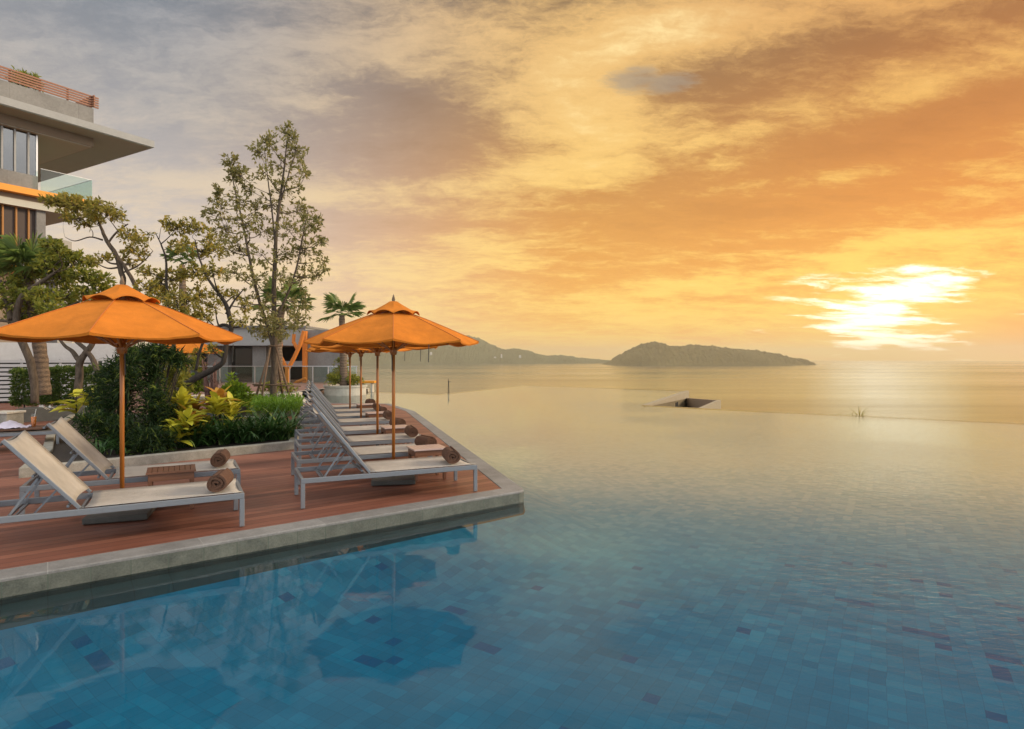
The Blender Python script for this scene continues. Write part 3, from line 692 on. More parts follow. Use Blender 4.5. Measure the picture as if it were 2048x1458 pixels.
# ------------------------------------------------------------------ umbrellas
def umbrella(label, group):
    r = empty('sun_umbrella', (0,0,0), label, 'umbrella', group)
    Rc, ze, zi, ri = 1.27, 2.065, 2.46, .30
    p = MB(); p.tube([(0,0,.05),(0,0,2.62)], .024, 14); p.build('pole', MAT['pole'], r, smooth=True, local=True)
    p = MB(); p.lathe([(.0,2.60),(.026,2.60),(.03,2.63),(.018,2.65),(.026,2.68),(.02,2.71),(.004,2.76),(0,2.76)], n=14); p.build('finial', MAT['barklight'], r, smooth=True, local=True)
    b = MB(); b.box((0,0,.035),(.62,.62,.07)); bb = bevel(b.build('base_slab', MAT['slab'], r, local=True), .012)
    s = MB(); s.tube([(0,0,.07),(0,0,.30)], .034, 14); s.build('base_sleeve', MAT['iron'], r, smooth=True, local=True)
    # canopy: eight sagging panels with scalloped hem
    c = MB(); na, nr = 8, 9
    def P(a, u, th):                      # a in panel units, u 0..1 outwards
        k = int(a) % 8; fr = a-int(a); e = 4*fr*(1-fr)
        a0 = math.pi/4*k; a1 = a0+math.pi/4
        rr_ = ri+(Rc-ri)*u
        q = Vector((math.cos(a0),math.sin(a0),0)).lerp(Vector((math.cos(a1),math.sin(a1),0)), fr)*rr_
        bulge = 1-.045*e*u
        z = zi+(ze-zi)*(u**1.06) - .035*e*u*(1-.35*u) - th
        z -= .03*e*max(0, u-.75)/.25
        z += .010*u*noise.noise(Vector((a*1.7, u*1.2, 8)))+.009*noise.noise(Vector((q.x*3.1,q.y*3.1,2)))*u + .004*noise.noise(Vector((q.x*9,q.y*9,5)))*u
        return (q.x*bulge, q.y*bulge, z)
    per = 10; tot = 8*per
    for th in (0, .006):
        for i in range(tot):
            for j in range(nr+1): c.v.append(P(i/per, j/nr, th))
        # hem hanging down
    st = tot*(nr+1)
    for i in range(tot):
        i2 = (i+1) % tot
        for j in range(nr):
            a, b_, d_, e_ = i*(nr+1)+j, i2*(nr+1)+j, i2*(nr+1)+j+1, i*(nr+1)+j+1
            c.f.append((a, e_, d_, b_)); c.f.append((st+a, st+b_, st+d_, st+e_))
    # valance strip
    o = len(c.v)
    for i in range(tot):
        x, y, z = P(i/per, 1, .001); fr = (i % per)/per; e = 4*fr*(1-fr)
        drop = .028-.012*e
        c.v += [(x*1.002, y*1.002, z), (x*.996, y*.996, z-drop)]
    for i in range(tot):
        i2 = (i+1) % tot; c.f.append((o+2*i, o+2*i2, o+2*i2+1, o+2*i+1))
    cn = c.build('canopy', MAT['canvas'], r, smooth=False, local=True)
    sm_ = MB()
    for k in range(8): sm_.tube([tuple(Vector(P(k, j/8, -.003))) for j in range(9)], .0055, 5)
    sm_.build('seam_tape', MAT['seam'], cn, local=True)
    # vent cap with lifted scallops
    c = MB(); nr = 6
    for i in range(tot):
        fr = (i % per)/per; e = 4*fr*(1-fr); k = int(i/per); a0 = math.pi/4*k; a1 = a0+math.pi/4
        for j in range(nr+1):
            u = j/nr; rr_ = .055+(.385-.055)*u
            q = Vector((math.cos(a0),math.sin(a0),0)).lerp(Vector((math.cos(a1),math.sin(a1),0)), fr)*rr_*(1+.035*e*u)
            z = 2.655+(2.472-2.655)*(u**.9) + .034*e*u**2.5 - .02*(1-e)*u**4 - .012*e*math.sin(u*math.pi)
            c.v.append((q.x, q.y, z))
    for i in range(tot):
        i2 = (i+1) % tot
        for j in range(nr): c.f.append((i*(nr+1)+j, i*(nr+1)+j+1, i2*(nr+1)+j+1, i2*(nr+1)+j))
    cap = c.build('vent_cap', MAT['canvas'], r, smooth=True, local=True)
    sol = cap.modifiers.new('cloth', 'SOLIDIFY'); sol.thickness = .006
    for k in range(8):
        a = math.pi/4*k; q = MB(); q.bar((.05*math.cos(a),.05*math.sin(a),2.525),(1.25*math.cos(a),1.25*math.sin(a),ze-.016), .018, .026)
        rb = q.build('rib', MAT['pole'], r, local=True)
        q = MB(); q.bar((.04*math.cos(a),.04*math.sin(a),1.93),(.62*math.cos(a),.62*math.sin(a),2.275), .014, .018)
        s_ = q.build('strut', MAT['pole'], rb, local=True)
    h = MB(); h.lathe([(.026,1.86),(.05,1.87),(.055,1.93),(.05,1.98),(.026,1.99)], n=14); h.lathe([(.026,2.47),(.06,2.48),(.06,2.55),(.026,2.56)], n=14)
    h.build('hub', MAT['pole'], r, smooth=True, local=True)
    h = MB(); h.tube([(.03,-.02,1.80),(.034,-.026,1.88),(-.03,-.026,1.90)], .009, 6); h.tube([(.034,-.02,1.80),(.036,-.02,1.62)], .008, 6); h.build('cord_toggle', MAT['iron'], r, local=True)
    h = MB(); a = R(22); pts = [(1.22*math.cos(a),1.22*math.sin(a),1.99),(1.215*math.cos(a),1.215*math.sin(a),1.9),(1.21*math.cos(a),1.21*math.sin(a),1.76)]
    h.tube(pts, .006, 5); h.build('tie_cord', MAT['iron'], r, local=True)
    return r
UG = 'orange sun umbrellas on the pool deck'
u0 = umbrella('large orange umbrella over the front left pair of loungers', UG)
uL = ft - le_*1.19 + ln_*1.17; u0.location = uL; u0.rotation_euler = (0,0,R(21))
ul = ['orange umbrella with its whole canopy showing, nearest the deck corner', 'second umbrella from the deck corner, its pole right behind the front one', 'third umbrella from the deck corner, only its pole showing under the front canopy', 'farthest umbrella of the row, a thin pole at its end']
for i, (px, k) in enumerate(((787,0),(755,2),(722,4),(700,6))):
    o = copy_tree(u0); base = rowpos[k]+rn_*1.17
    # slide along the lounger so the pole stands between the two seats
    T_ = (px-1024)/F; s_ = (T_*base.y-base.x)/(re_.x-T_*re_.y); o.location = base+re_*s_
    o.rotation_euler = (0,0,R([-79,-60,-40,-85][i])); o['label'] = ul[i]
o = copy_tree(u0); p = D(373, 800, 21.0); p.z = 0; o.location = p; o.rotation_euler = (0,0,R(5)); o['label'] = 'orange umbrella in the garden behind the planting bed, mostly hidden by the left canopy'

# ------------------------------------------------------------------ side tables
def table(label, topmat, sx=.52, sy=.44, h=.47):
    r = empty('side_table', (0,0,0), label, 'side table', 'small slatted side tables by the loungers')
    t = MB(); n = 9
    for i in range(n): t.box((-sx/2+sx*(i+.5)/n, 0, h-.011), (sx/n-.005, sy-.044, .022))
    for y in (-1,1): t.box((0, y*(sy/2-.011), h-.0105), (sx, .022, .023))
    bevel(t.build('table_top', topmat, r, local=True), .002)
    a = MB()
    for y in (-sy/2+.03, sy/2-.03): a.box((0,y,h-.065),(sx-.05,.022,.085))
    for x in (-sx/2+.03, sx/2-.03): a.box((x,0,h-.065),(.022,sy-.084,.084))
    a.build('apron', MAT['teak'], r, local=True)
    for x in (-1,1):
        for y in (-1,1):
            l = MB(); l.box((x*(sx/2-.042), y*(sy/2-.042), (h-.024)/2), (.044,.044,h-.024)); bevel(l.build('leg', MAT['teak'], r, local=True), .004)
    return r
ta = table('brown slatted side table between the two left loungers', MAT['teak']); p = G(343,937,.47); p.z = 0; ta.location = p; ta.rotation_euler = (0,0,lrot)
tb = table('pale topped side table nearest the deck corner', MAT['teaksheen'])
tlab = [tb['label'], 'pale topped side table behind the second umbrella pole', 'pale topped side table third along the lounger row', 'pale topped side table farthest down the lounger row']
for i, (k, es) in enumerate(((0,1.93),(2,1.93),(4,1.93),(6,1.9))):
    o = tb if i == 0 else copy_tree(tb); o.location = rowpos[k]+rn_*1.19+re_*es; o.rotation_euler = (0,0,rrot); o['label'] = tlab[i]

# things on the far left lounger
b3 = Vector(l3.location)
def on3(e, n, z): return b3+le_*e+ln_*n+Vector((0,0,z))
mb = MB(); nx, ny = 26, 12
for i in range(nx+1):
    for j in range(ny+1):
        u, v = i/nx, j/ny; p = on3(1.05+1.13*u, .06+.72*v, .395+.018*noise.noise(Vector((u*6,v*4,1)))+.03*max(0,u-.8)/.2)
        mb.v.append(tuple(p))
for i in range(nx):
    for j in range(ny): a = i*(ny+1)+j; mb.f.append((a,a+ny+1,a+ny+2,a+1))
o = mb.build('spread_towel', MAT['towel'], origin=on3(1.6,.4,.38), smooth=True); so_ = o.modifiers.new('thick','SOLIDIFY'); so_.thickness = .03; so_.offset = 1
tag(o, 'brown towel spread over the lounger at the left picture edge', 'towel')
mb = MB()
for i in range(21):
    for j in range(15):
        u, v = i/20, j/14; rr_ = ((u-.5)**2+(v-.5)**2)**.5
        h = max(0, .15*(1-rr_*2.1)) + .045*abs(noise.noise(Vector((u*7,v*7,5)))) ; mb.v.append(tuple(on3(1.12+.62*u, .2+.42*v, .432+h)))
for i in range(20):
    for j in range(14): a = i*15+j; mb.f.append((a,a+15,a+16,a+1))
tag(mb.build('crumpled_cloth', MAT['cloth'], origin=on3(1.3,.4,.43), smooth=True), 'crumpled white and lilac cloth lying on the brown towel', 'cloth')
gpos = G(32, 838, .44); gl_ = empty('drink_glass', on3(1.80,.46,.43), 'tall glass of orange drink standing on the brown towel', 'glass')
q = MB(); q.lathe([(.0,.004),(.034,.004),(.046,.20),(.0,.20)], gl_.location, 18); q.build('drink', MAT['juice'], gl_, smooth=True)
q = MB(); q.lathe([(.038,0),(.038,.002),(.051,.26),(.049,.26),(.0365,.003)], gl_.location, 18); q.build('tumbler', MAT['clearglass'], gl_, smooth=True)
q = MB(); a_ = Vector(gl_.location); q.tube([a_+Vector((-.01,0,.05)), a_+Vector((.05,0,.36))], .006, 6); q.build('straw', MAT['petal'], gl_)

# ------------------------------------------------------------------ plants
def rdir(): 
    a = ru(0, 2*math.pi); z = ru(-1,1); s = math.sqrt(1-z*z); return Vector((s*math.cos(a), s*math.sin(a), z))
def smoothpath(pts, sub=5):
    out = []
    n = len(pts)
    for i in range(n-1):
        p0, p1, p2, p3 = pts[max(i-1,0)], pts[i], pts[i+1], pts[min(i+2,n-1)]
        for k in range(sub):
            t = k/sub
            out.append(tuple(.5*((2*b)+(-a+c)*t+(2*a-5*b+4*c-d)*t*t+(-a+3*b-3*c+d)*t**3) for a, b, c, d in zip(p0,p1,p2,p3)))
    out.append(pts[-1]); return out
def px_path(d, pts):                     # pts: (px, py, radius[, extra depth])
    P = []
    for q in pts:
        v = D(q[0], q[1], d+(q[3] if len(q) > 3 else 0)); P.append((v.x, v.y, v.z, q[2]))
    return smoothpath(P)
def sprig(mb, p, axis, n, l, w, spread=.8, drp=.1):
    for k in range(n):
        dv = (axis*.55+rdir()*spread+Vector((0,0,.12))).normalized()
        mb.leaf(p+rdir()*l*.35, dv, l*ru(.65,1.15), w*ru(.7,1.15), rdir()+Vector((0,0,.9)), droop=drp*rnd())
def tree(name, label, d, trunks, blobs, leafmat_, barkmat, leaf=(.12,.055), nl=8, group=None, base=None, limbs=True, cat='tree'):
    paths = [px_path(d, t) for t in trunks]
    b = Vector(paths[0][0][:3]) if base is None else Vector(base)
    r = empty(name, b, label, cat, group)
    T = MB(); nodes = []
    for P in paths:
        P2 = []
        for i, q in enumerate(P):
            jit = q[3]*.35; v = Vector(q[:3])+Vector((noise.noise(Vector((i*.5,b.x,1))),noise.noise(Vector((i*.5,b.x,2))),0))*jit
            P2.append(v); nodes.append((v, q[3]))
        T.tube(P2, [q[3] for q in P], 9)
    LM = MB()
    for bl_ in blobs:
        px, py, rx, ry, n = bl_[:5]; dd = d+(bl_[5] if len(bl_) > 5 else 0); c = D(px, py, dd); ax, az_ = rx*dd/F, ry*dd/F; ay = max(.25, ax*.8)
        if limbs:
            below = [q for q in nodes if q[0].z < c.z+.1] or nodes
            nb = min(below, key=lambda q: (q[0]-c).length+ .4*abs(q[0].z-c.z+.5)); mid = (nb[0]+c)/2+Vector((ru(-.15,.15),ru(-.15,.15),-.1*(c-nb[0]).length))
            rr0 = min(nb[1]*.6, .03); lp_ = smoothpath([(*nb[0], rr0), (*mid, rr0*.7), (*c, rr0*.4)], 4)
            T.tube([q[:3] for q in lp_], [q[3] for q in lp_], 5)
            hubs = [Vector(q[:3]) for q in lp_[4:]]
        else: hubs = [c]
        for _ in range(n):
            q = rdir(); rr_ = rnd()**.45; p = c+Vector((q.x*ax, q.y*ay, q.z*az_))*rr_
            hub = min(hubs, key=lambda h: (h-p).length) if limbs else c
            ax_ = (p-hub); ax_ = ax_.normalized() if ax_.length > .01 else Vector((0,0,1))
            if limbs and rnd() < .6:
                m_ = (hub+p)/2+rdir()*.06; T.tube([hub, m_, p], [.010,.007,.004], 3, cap=False)
            sprig(LM, p, ax_, nl, leaf[0], leaf[1])
    T.build('trunk', barkmat, r, smooth=True); LM.build('crown', leafmat_, r)
    return r
# slender tree with props
st_tr = [[(546,806,.135),(548,760,.125),(549,700,.11),(549,640,.095),(548,580,.085),(550,520,.075),(553,460,.06),(560,400,.05),(568,340,.035),(574,280,.02),(576,256,.01)],
         [(548,700,.085),(538,660,.07),(524,620,.065),(508,560,.055),(496,500,.045),(484,440,.035),(470,380,.025),(458,320,.012)],
         [(549,640,.05),(570,600,.04),(592,540,.035),(606,470,.028),(616,420,.015)],
         [(551,500,.04),(545,430,.03),(536,360,.02),(528,290,.01)], [(562,400,.03),(580,340,.02),(596,290,.012)]]
sb = [(574,268,20,18,16),(535,285,28,20,17),(592,300,22,22,16),(520,305,20,14,9),(560,330,26,20,12),(600,340,14,24,8),(530,345,24,14,7),(575,372,34,22,18),(612,345,10,8,4),
      (462,322,16,14,12),(482,352,22,16,16),(463,350,14,12,8),(434,384,12,14,9),(440,410,18,18,12),(480,400,22,22,14),(500,380,14,12,7),
      (545,410,32,24,16),(600,420,26,24,18),(515,420,20,22,9),(425,430,16,14,9),(450,455,26,20,20),(490,450,26,22,17),(530,460,26,24,13),(575,460,26,24,16),(618,450,20,24,16),(636,445,10,12,5),
      (440,490,26,20,13),(480,500,30,24,18),(525,510,24,24,12),(570,510,26,24,15),(612,500,26,26,18),(638,482,12,12,6),(648,481,6,5,2),
      (470,545,30,22,15),(510,560,26,24,12),(560,560,26,24,12),(600,560,26,24,14),(630,545,18,20,8),(655,540,8,6,3),(645,520,10,10,4),
      (490,600,24,20,10),(530,610,24,20,10),(575,612,28,20,13),(610,600,20,20,8),(560,650,34,20,20),(520,650,24,18,12),(595,640,20,20,12),(545,672,30,14,14)]
sb = [(a,b_,c*1.08,d_*1.08,int(n*(1.9 if b_ < 620 else 2.8))+1, ru(-1.2,1.2)) for a,b_,c,d_,n in sb]
tree('slender_tree', 'tall slender leafy tree held up by wooden props', 22.4, st_tr, sb, MAT['slender'], MAT['bark'], (.165,.075), 7)
# wooden props: a tripod frame tied round the trunk
pr = empty('tree_prop', G(546,806,.15), 'tripod of wooden stakes with crossbars round the slender tree trunk', 'tree prop')
for a, b_ in (((510,800,21.8),(543,690,22.3)),((521,808,21.3),(541,690,22.1)),((583,806,22.0),(550,688,22.3)),((566,796,23.4),(550,690,22.6))):
    q = MB(); q.tube([D(*a), D(*b_)], [.045,.035], 8); q.build('stake', MAT['stake'], pr, smooth=True)
for a, b_ in (((505,769,21.7),(602,772,21.9)),((536,692,22.0),(562,692,22.2)),((508,772,21.9),(575,765,23.3))):
    q = MB(); q.tube([D(*a), D(*b_)], .026, 8); q.build('crossbar', MAT['stake'], pr, smooth=True)

# frangipani with forked bare limbs at the left
fr_tr = [[(158,800,0.104),(158,760,0.096),(160,723,0.088),(176,700,0.072),(205,655,0.068),(232,610,0.068),(246,568,0.068),(242,540,0.064),(232,510,0.060),(216,486,0.052),(205,462,0.040),(196,440,0.024)],
         [(160,723,0.072),(146,704,0.056),(128,690,0.040),(112,668,0.028),(96,640,0.016)], [(200,752,0.072),(188,724,0.068),(172,700,0.056),(150,680,0.048),(120,650,0.032)],
         [(288,606,0.056),(268,566,0.052),(250,535,0.048),(230,508,0.044)], [(246,545,0.024),(270,535,0.020),(290,520,0.016),(306,502,0.010)], [(216,486,0.028),(236,462,0.024),(256,448,0.016)],
         [(205,480,0.024),(180,474,0.018),(150,482,0.013),(130,474,0.006)], [(288,606,0.056),(300,640,0.060),(312,700,0.064),(318,790,0.072)]]
fb = [(110,402,24,12,30),(140,404,26,14,42),(168,412,28,18,48),(200,420,26,16,44),(225,425,18,16,30),(165,438,36,14,34),(130,425,20,12,16),(195,450,14,8,8),(238,432,8,8,6),
      (255,470,18,16,20),(275,480,16,14,16),(268,500,22,14,18),(250,515,14,10,8),(280,510,14,8,8),(298,468,8,6,4),(205,515,16,9,14),(190,525,10,6,6),(262,525,16,8,8)]
tree('frangipani_tree', 'crooked tree with a flat leafy top in front of the tall building', 16.0, fr_tr, [(*q, ru(-.5,.5)) for q in fb], MAT['olive'], MAT['bark'], (.13,.06), 7)
# middle tree with dark leaning trunk
md_tr = [[(338,812,0.086),(362,778,0.086),(390,757,0.083),(405,750,0.079),(428,738,0.068),(447,722,0.061),(452,690,0.058),(462,655,0.058),(456,620,0.054),(440,590,0.043),(418,560,0.032),(400,520,0.022),(390,480,0.013)],
         [(462,655,0.043),(446,650,0.043),(425,662,0.036),(404,690,0.032),(392,740,0.036)], [(452,628,0.032),(470,600,0.022),(486,580,0.014)], [(335,600,0.036),(333,560,0.032),(332,520,0.025),(322,488,0.018),(312,468,0.009)], [(335,600,0.036),(345,660,0.043),(350,740,0.050),(352,800,0.058)],
         [(322,488,0.014),(342,470,0.010),(352,455,0.004)], [(318,478,0.009),(322,455,0.004)]]
mdb = [(340,446,12,10,12),(355,455,24,14,30),(378,452,18,14,20),(400,458,16,10,14),(415,470,14,14,14),(350,490,16,12,10),(372,490,26,16,20),(405,500,26,18,22),(430,500,22,18,20),
       (300,545,20,14,18),(322,560,28,18,34),(295,575,22,14,24),(355,550,30,20,36),(390,545,28,20,32),(425,545,26,20,26),(330,590,34,18,46),(365,600,34,20,50),(400,590,30,22,36),(435,590,24,20,20),
       (300,605,22,14,26),(340,625,34,16,44),(375,635,30,18,40),(405,630,28,16,26),(430,615,18,14,14),(395,655,22,10,14),(470,590,16,14,10),(480,640,20,16,14),(490,612,14,12,8),(425,700,16,10,12),(395,706,12,8,6)]
tree('olive_leaved_tree', 'bushy olive leaved tree with dark leaning trunk behind the left canopy', 15.0, md_tr, [(*q, ru(-.6,.6)) for q in mdb], MAT['olive'], MAT['barkdark'], (.12,.055), 7)
# dense tree at the far left
dn_tr = [[(70,806,.10),(60,720,.10),(34,660,.10),(40,600,.08),(75,570,.06),(110,545,.04)], [(24,650,.07),(70,640,.05),(120,620,.04),(165,600,.02)], [(-10,640,.04),(30,645,.04),(70,660,.03),(108,655,.02)], [(22,640,.08),(10,600,.06),(0,560,.05)]]
dnb = [(110,495,22,16,40),(130,515,26,18,46),(160,520,26,14,40),(95,530,26,18,44),(60,545,24,16,36),(120,555,32,18,56),(165,550,30,16,48),(195,560,24,16,32),(25,560,20,16,26),(40,590,32,16,44),(85,590,36,18,60),
       (135,590,34,18,56),(180,590,30,16,44),(215,575,16,12,18),(225,590,10,10,8),(60,620,34,14,40),(100,620,30,14,38),(10,610,20,14,22),(150,618,30,12,34),(190,610,22,10,22),(60,650,30,10,26),(95,645,20,10,14),(5,580,20,16,24),(30,640,24,12,22),(145,640,16,8,8)]
tree('dense_tree', 'dense dark olive tree at the left edge under the orange balcony', 16.9, dn_tr, [(*q, ru(-.8,.8)) for q in dnb], MAT['midgreen'], MAT['bark'], (.16,.075), 7)

# fan palms
def palm(label, d, trunk, crown, nfr, fl, fw, tr_r=(.16,.12), group='fan palms', leaflets=32, droop=.55, tilt=.5, sc=1):
    P = px_path(d, trunk); r = empty('fan_palm', Vector(P[0][:3]), label, 'palm tree', group)
    T = MB(); T.tube([q[:3] for q in P], [q[3]*(1+.06*((i*7)%3-1)) for i, q in enumerate(P)], 12); T.build('trunk', MAT['palmtrunk'], r, smooth=True)
    c = D(crown[0], crown[1], d); LM = MB()
    for k in range(nfr):
        a = 2*math.pi*k/nfr*1.0+ru(-.25,.25)+ (k//9)*.35; el = R(ru(-28, 70)) if nfr > 8 else R(ru(0,75))
        dv = Vector((math.cos(a)*math.cos(el), math.sin(a)*math.cos(el), math.sin(el)))
        st = fl*ru(.8,1.1); tip = c+dv*st*.8
        LM.tube([c, c+dv*st*.4, tip-Vector((0,0,.06*st))], [.018,.014,.01], 4, cap=False)
        sd = dv.cross(Vector((0,0,1))); sd = sd.normalized() if sd.length > .05 else Vector((1,0,0)); up = sd.cross(dv)
        for i in range(leaflets):
            f = (i/(leaflets-1)-.5)*R(190); ll = fw*(1-.25*abs(f)/2)*ru(.88,1.08)
            dl = (dv*math.cos(f)+sd*math.sin(f)+up*.12*math.cos(f*2)).normalized(); bp = tip-Vector((0,0,.06*st))
            m_ = bp+dl*ll*.6; e_ = bp+dl*ll-Vector((0,0,ll*droop*ru(.3,.8))); x = dl.cross(up).normalized()*.014*sc*(fw/.7)
            LM.add([bp, m_+x-up*.01, e_, m_-x-up*.01], [(0,1,2),(0,2,3)])
    LM.build('crown', MAT['palmleaf'], r); return r
palm('fan palm standing in the round pale planter at the end of the terrace', 33.0, [(688,774,.24),(687,740,.2),(686,690,.19),(684,650,.17),(684,628,.15)], (684,622), 15, .80, .86, leaflets=20, droop=.3, sc=1.5)
palm('fan palm behind the props of the slender tree', 29.0, [(557,790,.26),(556,740,.23),(556,690,.2),(560,640,.17),(566,610,.14)], (567,606), 13, .9, .95, leaflets=22, droop=.35, sc=1.4)
palm('fan palm with a stout scarred trunk rising from the hedge at the left', 17.6, [(88,790,.19),(84,745,.18),(80,700,.17),(70,640,.15),(58,570,.13),(54,540,.12)], (54,524), 20, .5, .8, leaflets=18, droop=.45, sc=1.5)
palm('half hidden fan palm behind the olive leaved tree', 26.0, [(372,780,.2),(370,700,.18),(366,600,.15),(364,530,.12)], (364,518), 9, .5, .55, leaflets=18)

# planting beds
def bed(label, poly, kw=.16, kh=.15, sz=.10):
    c = sum((Vector((p[0],p[1],0)) for p in poly), Vector((0,0,0)))/len(poly)
    r = empty('planting_bed', c, label, 'planting bed'); P = [Vector((p[0],p[1],0)) for p in poly]; n = len(P)
    A = sum(P[i].x*P[(i+1)%n].y-P[(i+1)%n].x*P[i].y for i in range(n))
    if A < 0: P.reverse()
    I = []
    for i in range(n):
        a, b_, e = P[i-1], P[i], P[(i+1)%n]; n1_ = Vector((-(b_-a).y,(b_-a).x,0)).normalized(); n2_ = Vector((-(e-b_).y,(e-b_).x,0)).normalized(); nn = (n1_+n2_).normalized()
        I.append(b_+nn*(kw/max(.3, nn.dot(n1_))))
    K = MB(); vs_ = []; 
    for p, q in zip(P, I): vs_ += [(p.x,p.y,-.05),(p.x,p.y,kh),(q.x,q.y,kh),(q.x,q.y,-.05)]
    fs_ = []
    for i in range(n):
        o = 4*i; o2 = 4*((i+1)%n); fs_ += [(o,o2,o2+1,o+1),(o+1,o2+1,o2+2,o+2),(o+2,o2+2,o2+3,o+3)]
    K.add(vs_, fs_); k = bevel(K.build('kerb', MAT['kerb'], r), .015)
    S = MB(); S.add([(q.x,q.y,sz) for q in I], [tuple(range(n))]); S.build('soil', MAT['soil'], r); return r
k1, k2 = G(300,928,0), G(593,897,0); kd = (k2-k1).normalized()
bed('low stone kerbed bed of mixed plants behind the left loungers', [k1-kd*1.75, k2, k2+Vector((-.3,1.0,0)), G(560,846,0), G(430,838,0), G(140,838,0), G(96,868,0), G(84,915,0)])
bed('low stone kerbed bed of lime ground cover under the slender tree', [G(430,832,0), G(603,832,0), G(604,812,0)+Vector((.1,0,0)), G(590,808,0), G(430,806,0)])

def foliage(mb, c, rx, ry, rz, n, l, w, nl=6, shell=.5, drp=.2, grow=None):
    for _ in range(n):
        q = rdir()
        if q.z < -.55: q.z = -q.z
        rr_ = rnd()**shell; p = Vector(c)+Vector((q.x*rx, q.y*ry, q.z*rz))*rr_*(1+.22*noise.noise(Vector((q.x*2.2+c[0],q.y*2.2,q.z*2.2))))
        sprig(mb, p, (q*.7+Vector((0,0,.5))).normalized() if grow is None else grow, nl, l, w, .8, drp)
def shrub(name, label, cat, blobs, mat, l, w, nl=6, group=None, stem=True, shell=.45, drp=.2, base=None):
    b = Vector(blobs[0][0]) if base is None else Vector(base); b.z = .1 if base is None else b.z
    r = empty(name, b, label, cat, group); m_ = MB(); s_ = MB()
    for c, rx, ry, rz, n in blobs:
        foliage(m_, c, rx, ry, rz, n, l, w, nl, shell, drp)
        if stem:
            for k in range(5): q = rdir(); e = Vector(c)+Vector((q.x*rx*.5,q.y*ry*.5,abs(q.z)*rz*.4)); s_.tube([b+Vector((ru(-.1,.1),ru(-.1,.1),-.02)), (b+e)/2+rdir()*.08, e], [.016,.012,.007], 4, cap=False)
    m_.build('foliage', mat, r)
    if stem: s_.build('stem', MAT['barkdark'], r, smooth=True)
    return r
# tall dark bamboo-like shrubs behind the left pole, drooping narrow leaves
for lab, bl_ in (('tall dark narrow leaved shrub directly behind the left umbrella pole', [(238,800,11.6,.26,.62,150),(228,748,11.8,.17,.3,60),(262,760,11.5,.2,.55,110),(258,715,11.7,.17,.22,50),(240,870,11.1,.45,.32,140),(285,712,12.0,.16,.2,40)]),
                 ('arching dark narrow leaved shrub right of the left umbrella pole', [(300,760,11.8,.17,.42,90),(312,712,11.9,.16,.2,50),(340,716,12.1,.22,.14,60),(360,728,12.1,.12,.16,30),(308,830,11.5,.26,.55,150),(300,888,10.9,.42,.26,130),(338,850,11.8,.2,.35,70)]),
                 ('low dark narrow leaved shrub left of the left umbrella pole', [(212,835,11.6,.28,.45,110),(204,782,12.2,.2,.45,70),(185,855,11.0,.3,.3,80)])):
    bb = [(D(px,py,d_), rx, rx*.8, rz, n) for px,py,d_,rx,rz,n in bl_]
    r = shrub('narrow_leaved_shrub', lab, 'shrub', bb, MAT['deep'], .20, .028, 8, 'dark narrow leaved shrubs in the bed', drp=.5, base=(bb[0][0].x, bb[0][0].y, .1))
shrub('yellow_green_shrub', 'yellow green shrub strip in sunlight between the dark shrubs and the crotons', 'shrub', [(D(352,760,12.6),.16,.2,.45,80),(D(345,820,12.4),.16,.2,.4,70),(D(318,715,12.8),.3,.2,.2,50)], MAT['midgreen'], .13, .04, 7)
# hedge
hg = MB(); hr = empty('clipped_hedge', D(110,828,19.5), 'clipped box hedge in front of the slatted fence', 'hedge')
for px0, px1, py0, n in ((24,118,742,760),(112,205,738,620)):
    for _ in range(n):
        px = ru(px0, px1); py = ru(py0, 812); d_ = 19.3+ru(-.55,.55)
        if rnd() < .5: d_ = 18.8+ru(-.1,.1)
        elif rnd() < .4: py = py0+ru(-3,5)
        p = D(px,py,d_); sprig(hg, p, Vector((ru(-.4,.4),-.5,.6)).normalized(), 7, .12, .045)
hg.build('foliage', MAT['hedge'], hr)
q = MB()
for px in (50,80,110,150,185): q.tube([D(px,838,19.4), D(px+ru(-8,8),770,19.4)], [.03,.015], 6)
q.build('stem', MAT['barkdark'], hr)
# low grey planter wall in front of the hedge with white flowers
pw = empty('stone_planter', D(95,835,17.6), 'low dark stone planter wall below the hedge', 'planter'); q = MB(); a = D(30,845,17.0); b_ = D(175,845,18.2)
q.prism([(a.x,a.y),(b_.x,b_.y),(b_.x-.3,b_.y+.8),(a.x-.3,a.y+.8)], -.02, HC-(816-HZ)/F*17.4); bevel(q.build('wall', MAT['slab'], pw), .02)
fl_ = 0
for px, py in ((81,812),(86,812),(101,813),(123,812),(128,812),(175,812)):
    p = D(px,py,17.15); q = MB()
    for k in range(6): a = k*math.pi/3; q.leaf(p, Vector((math.cos(a),-.5,math.sin(a)+.3)), .055, .04, Vector((0,-1,.2)))
    q.tube([p, p+Vector((0,.25,-.12))], .006, 4)
    tag(q.build('white_flower', MAT['petal'], origin=p), 'small white flower in the shade under the hedge', 'flower', 'white flowers under the hedge')
gb = empty('stone_block', D(12,830,13.6), 'pale square stone block at the left edge behind the drink', 'stone block'); q = MB(); c = D(10,840,14.2)
q.box((c.x,c.y,.26),(.5,.5,.52)); bevel(q.build('block_body', MAT['kerb'], gb), .02); q = MB(); q.box((c.x,c.y,.545),(.56,.56,.05)); bevel(q.build('cap_stone', MAT['rim'], gb), .01)

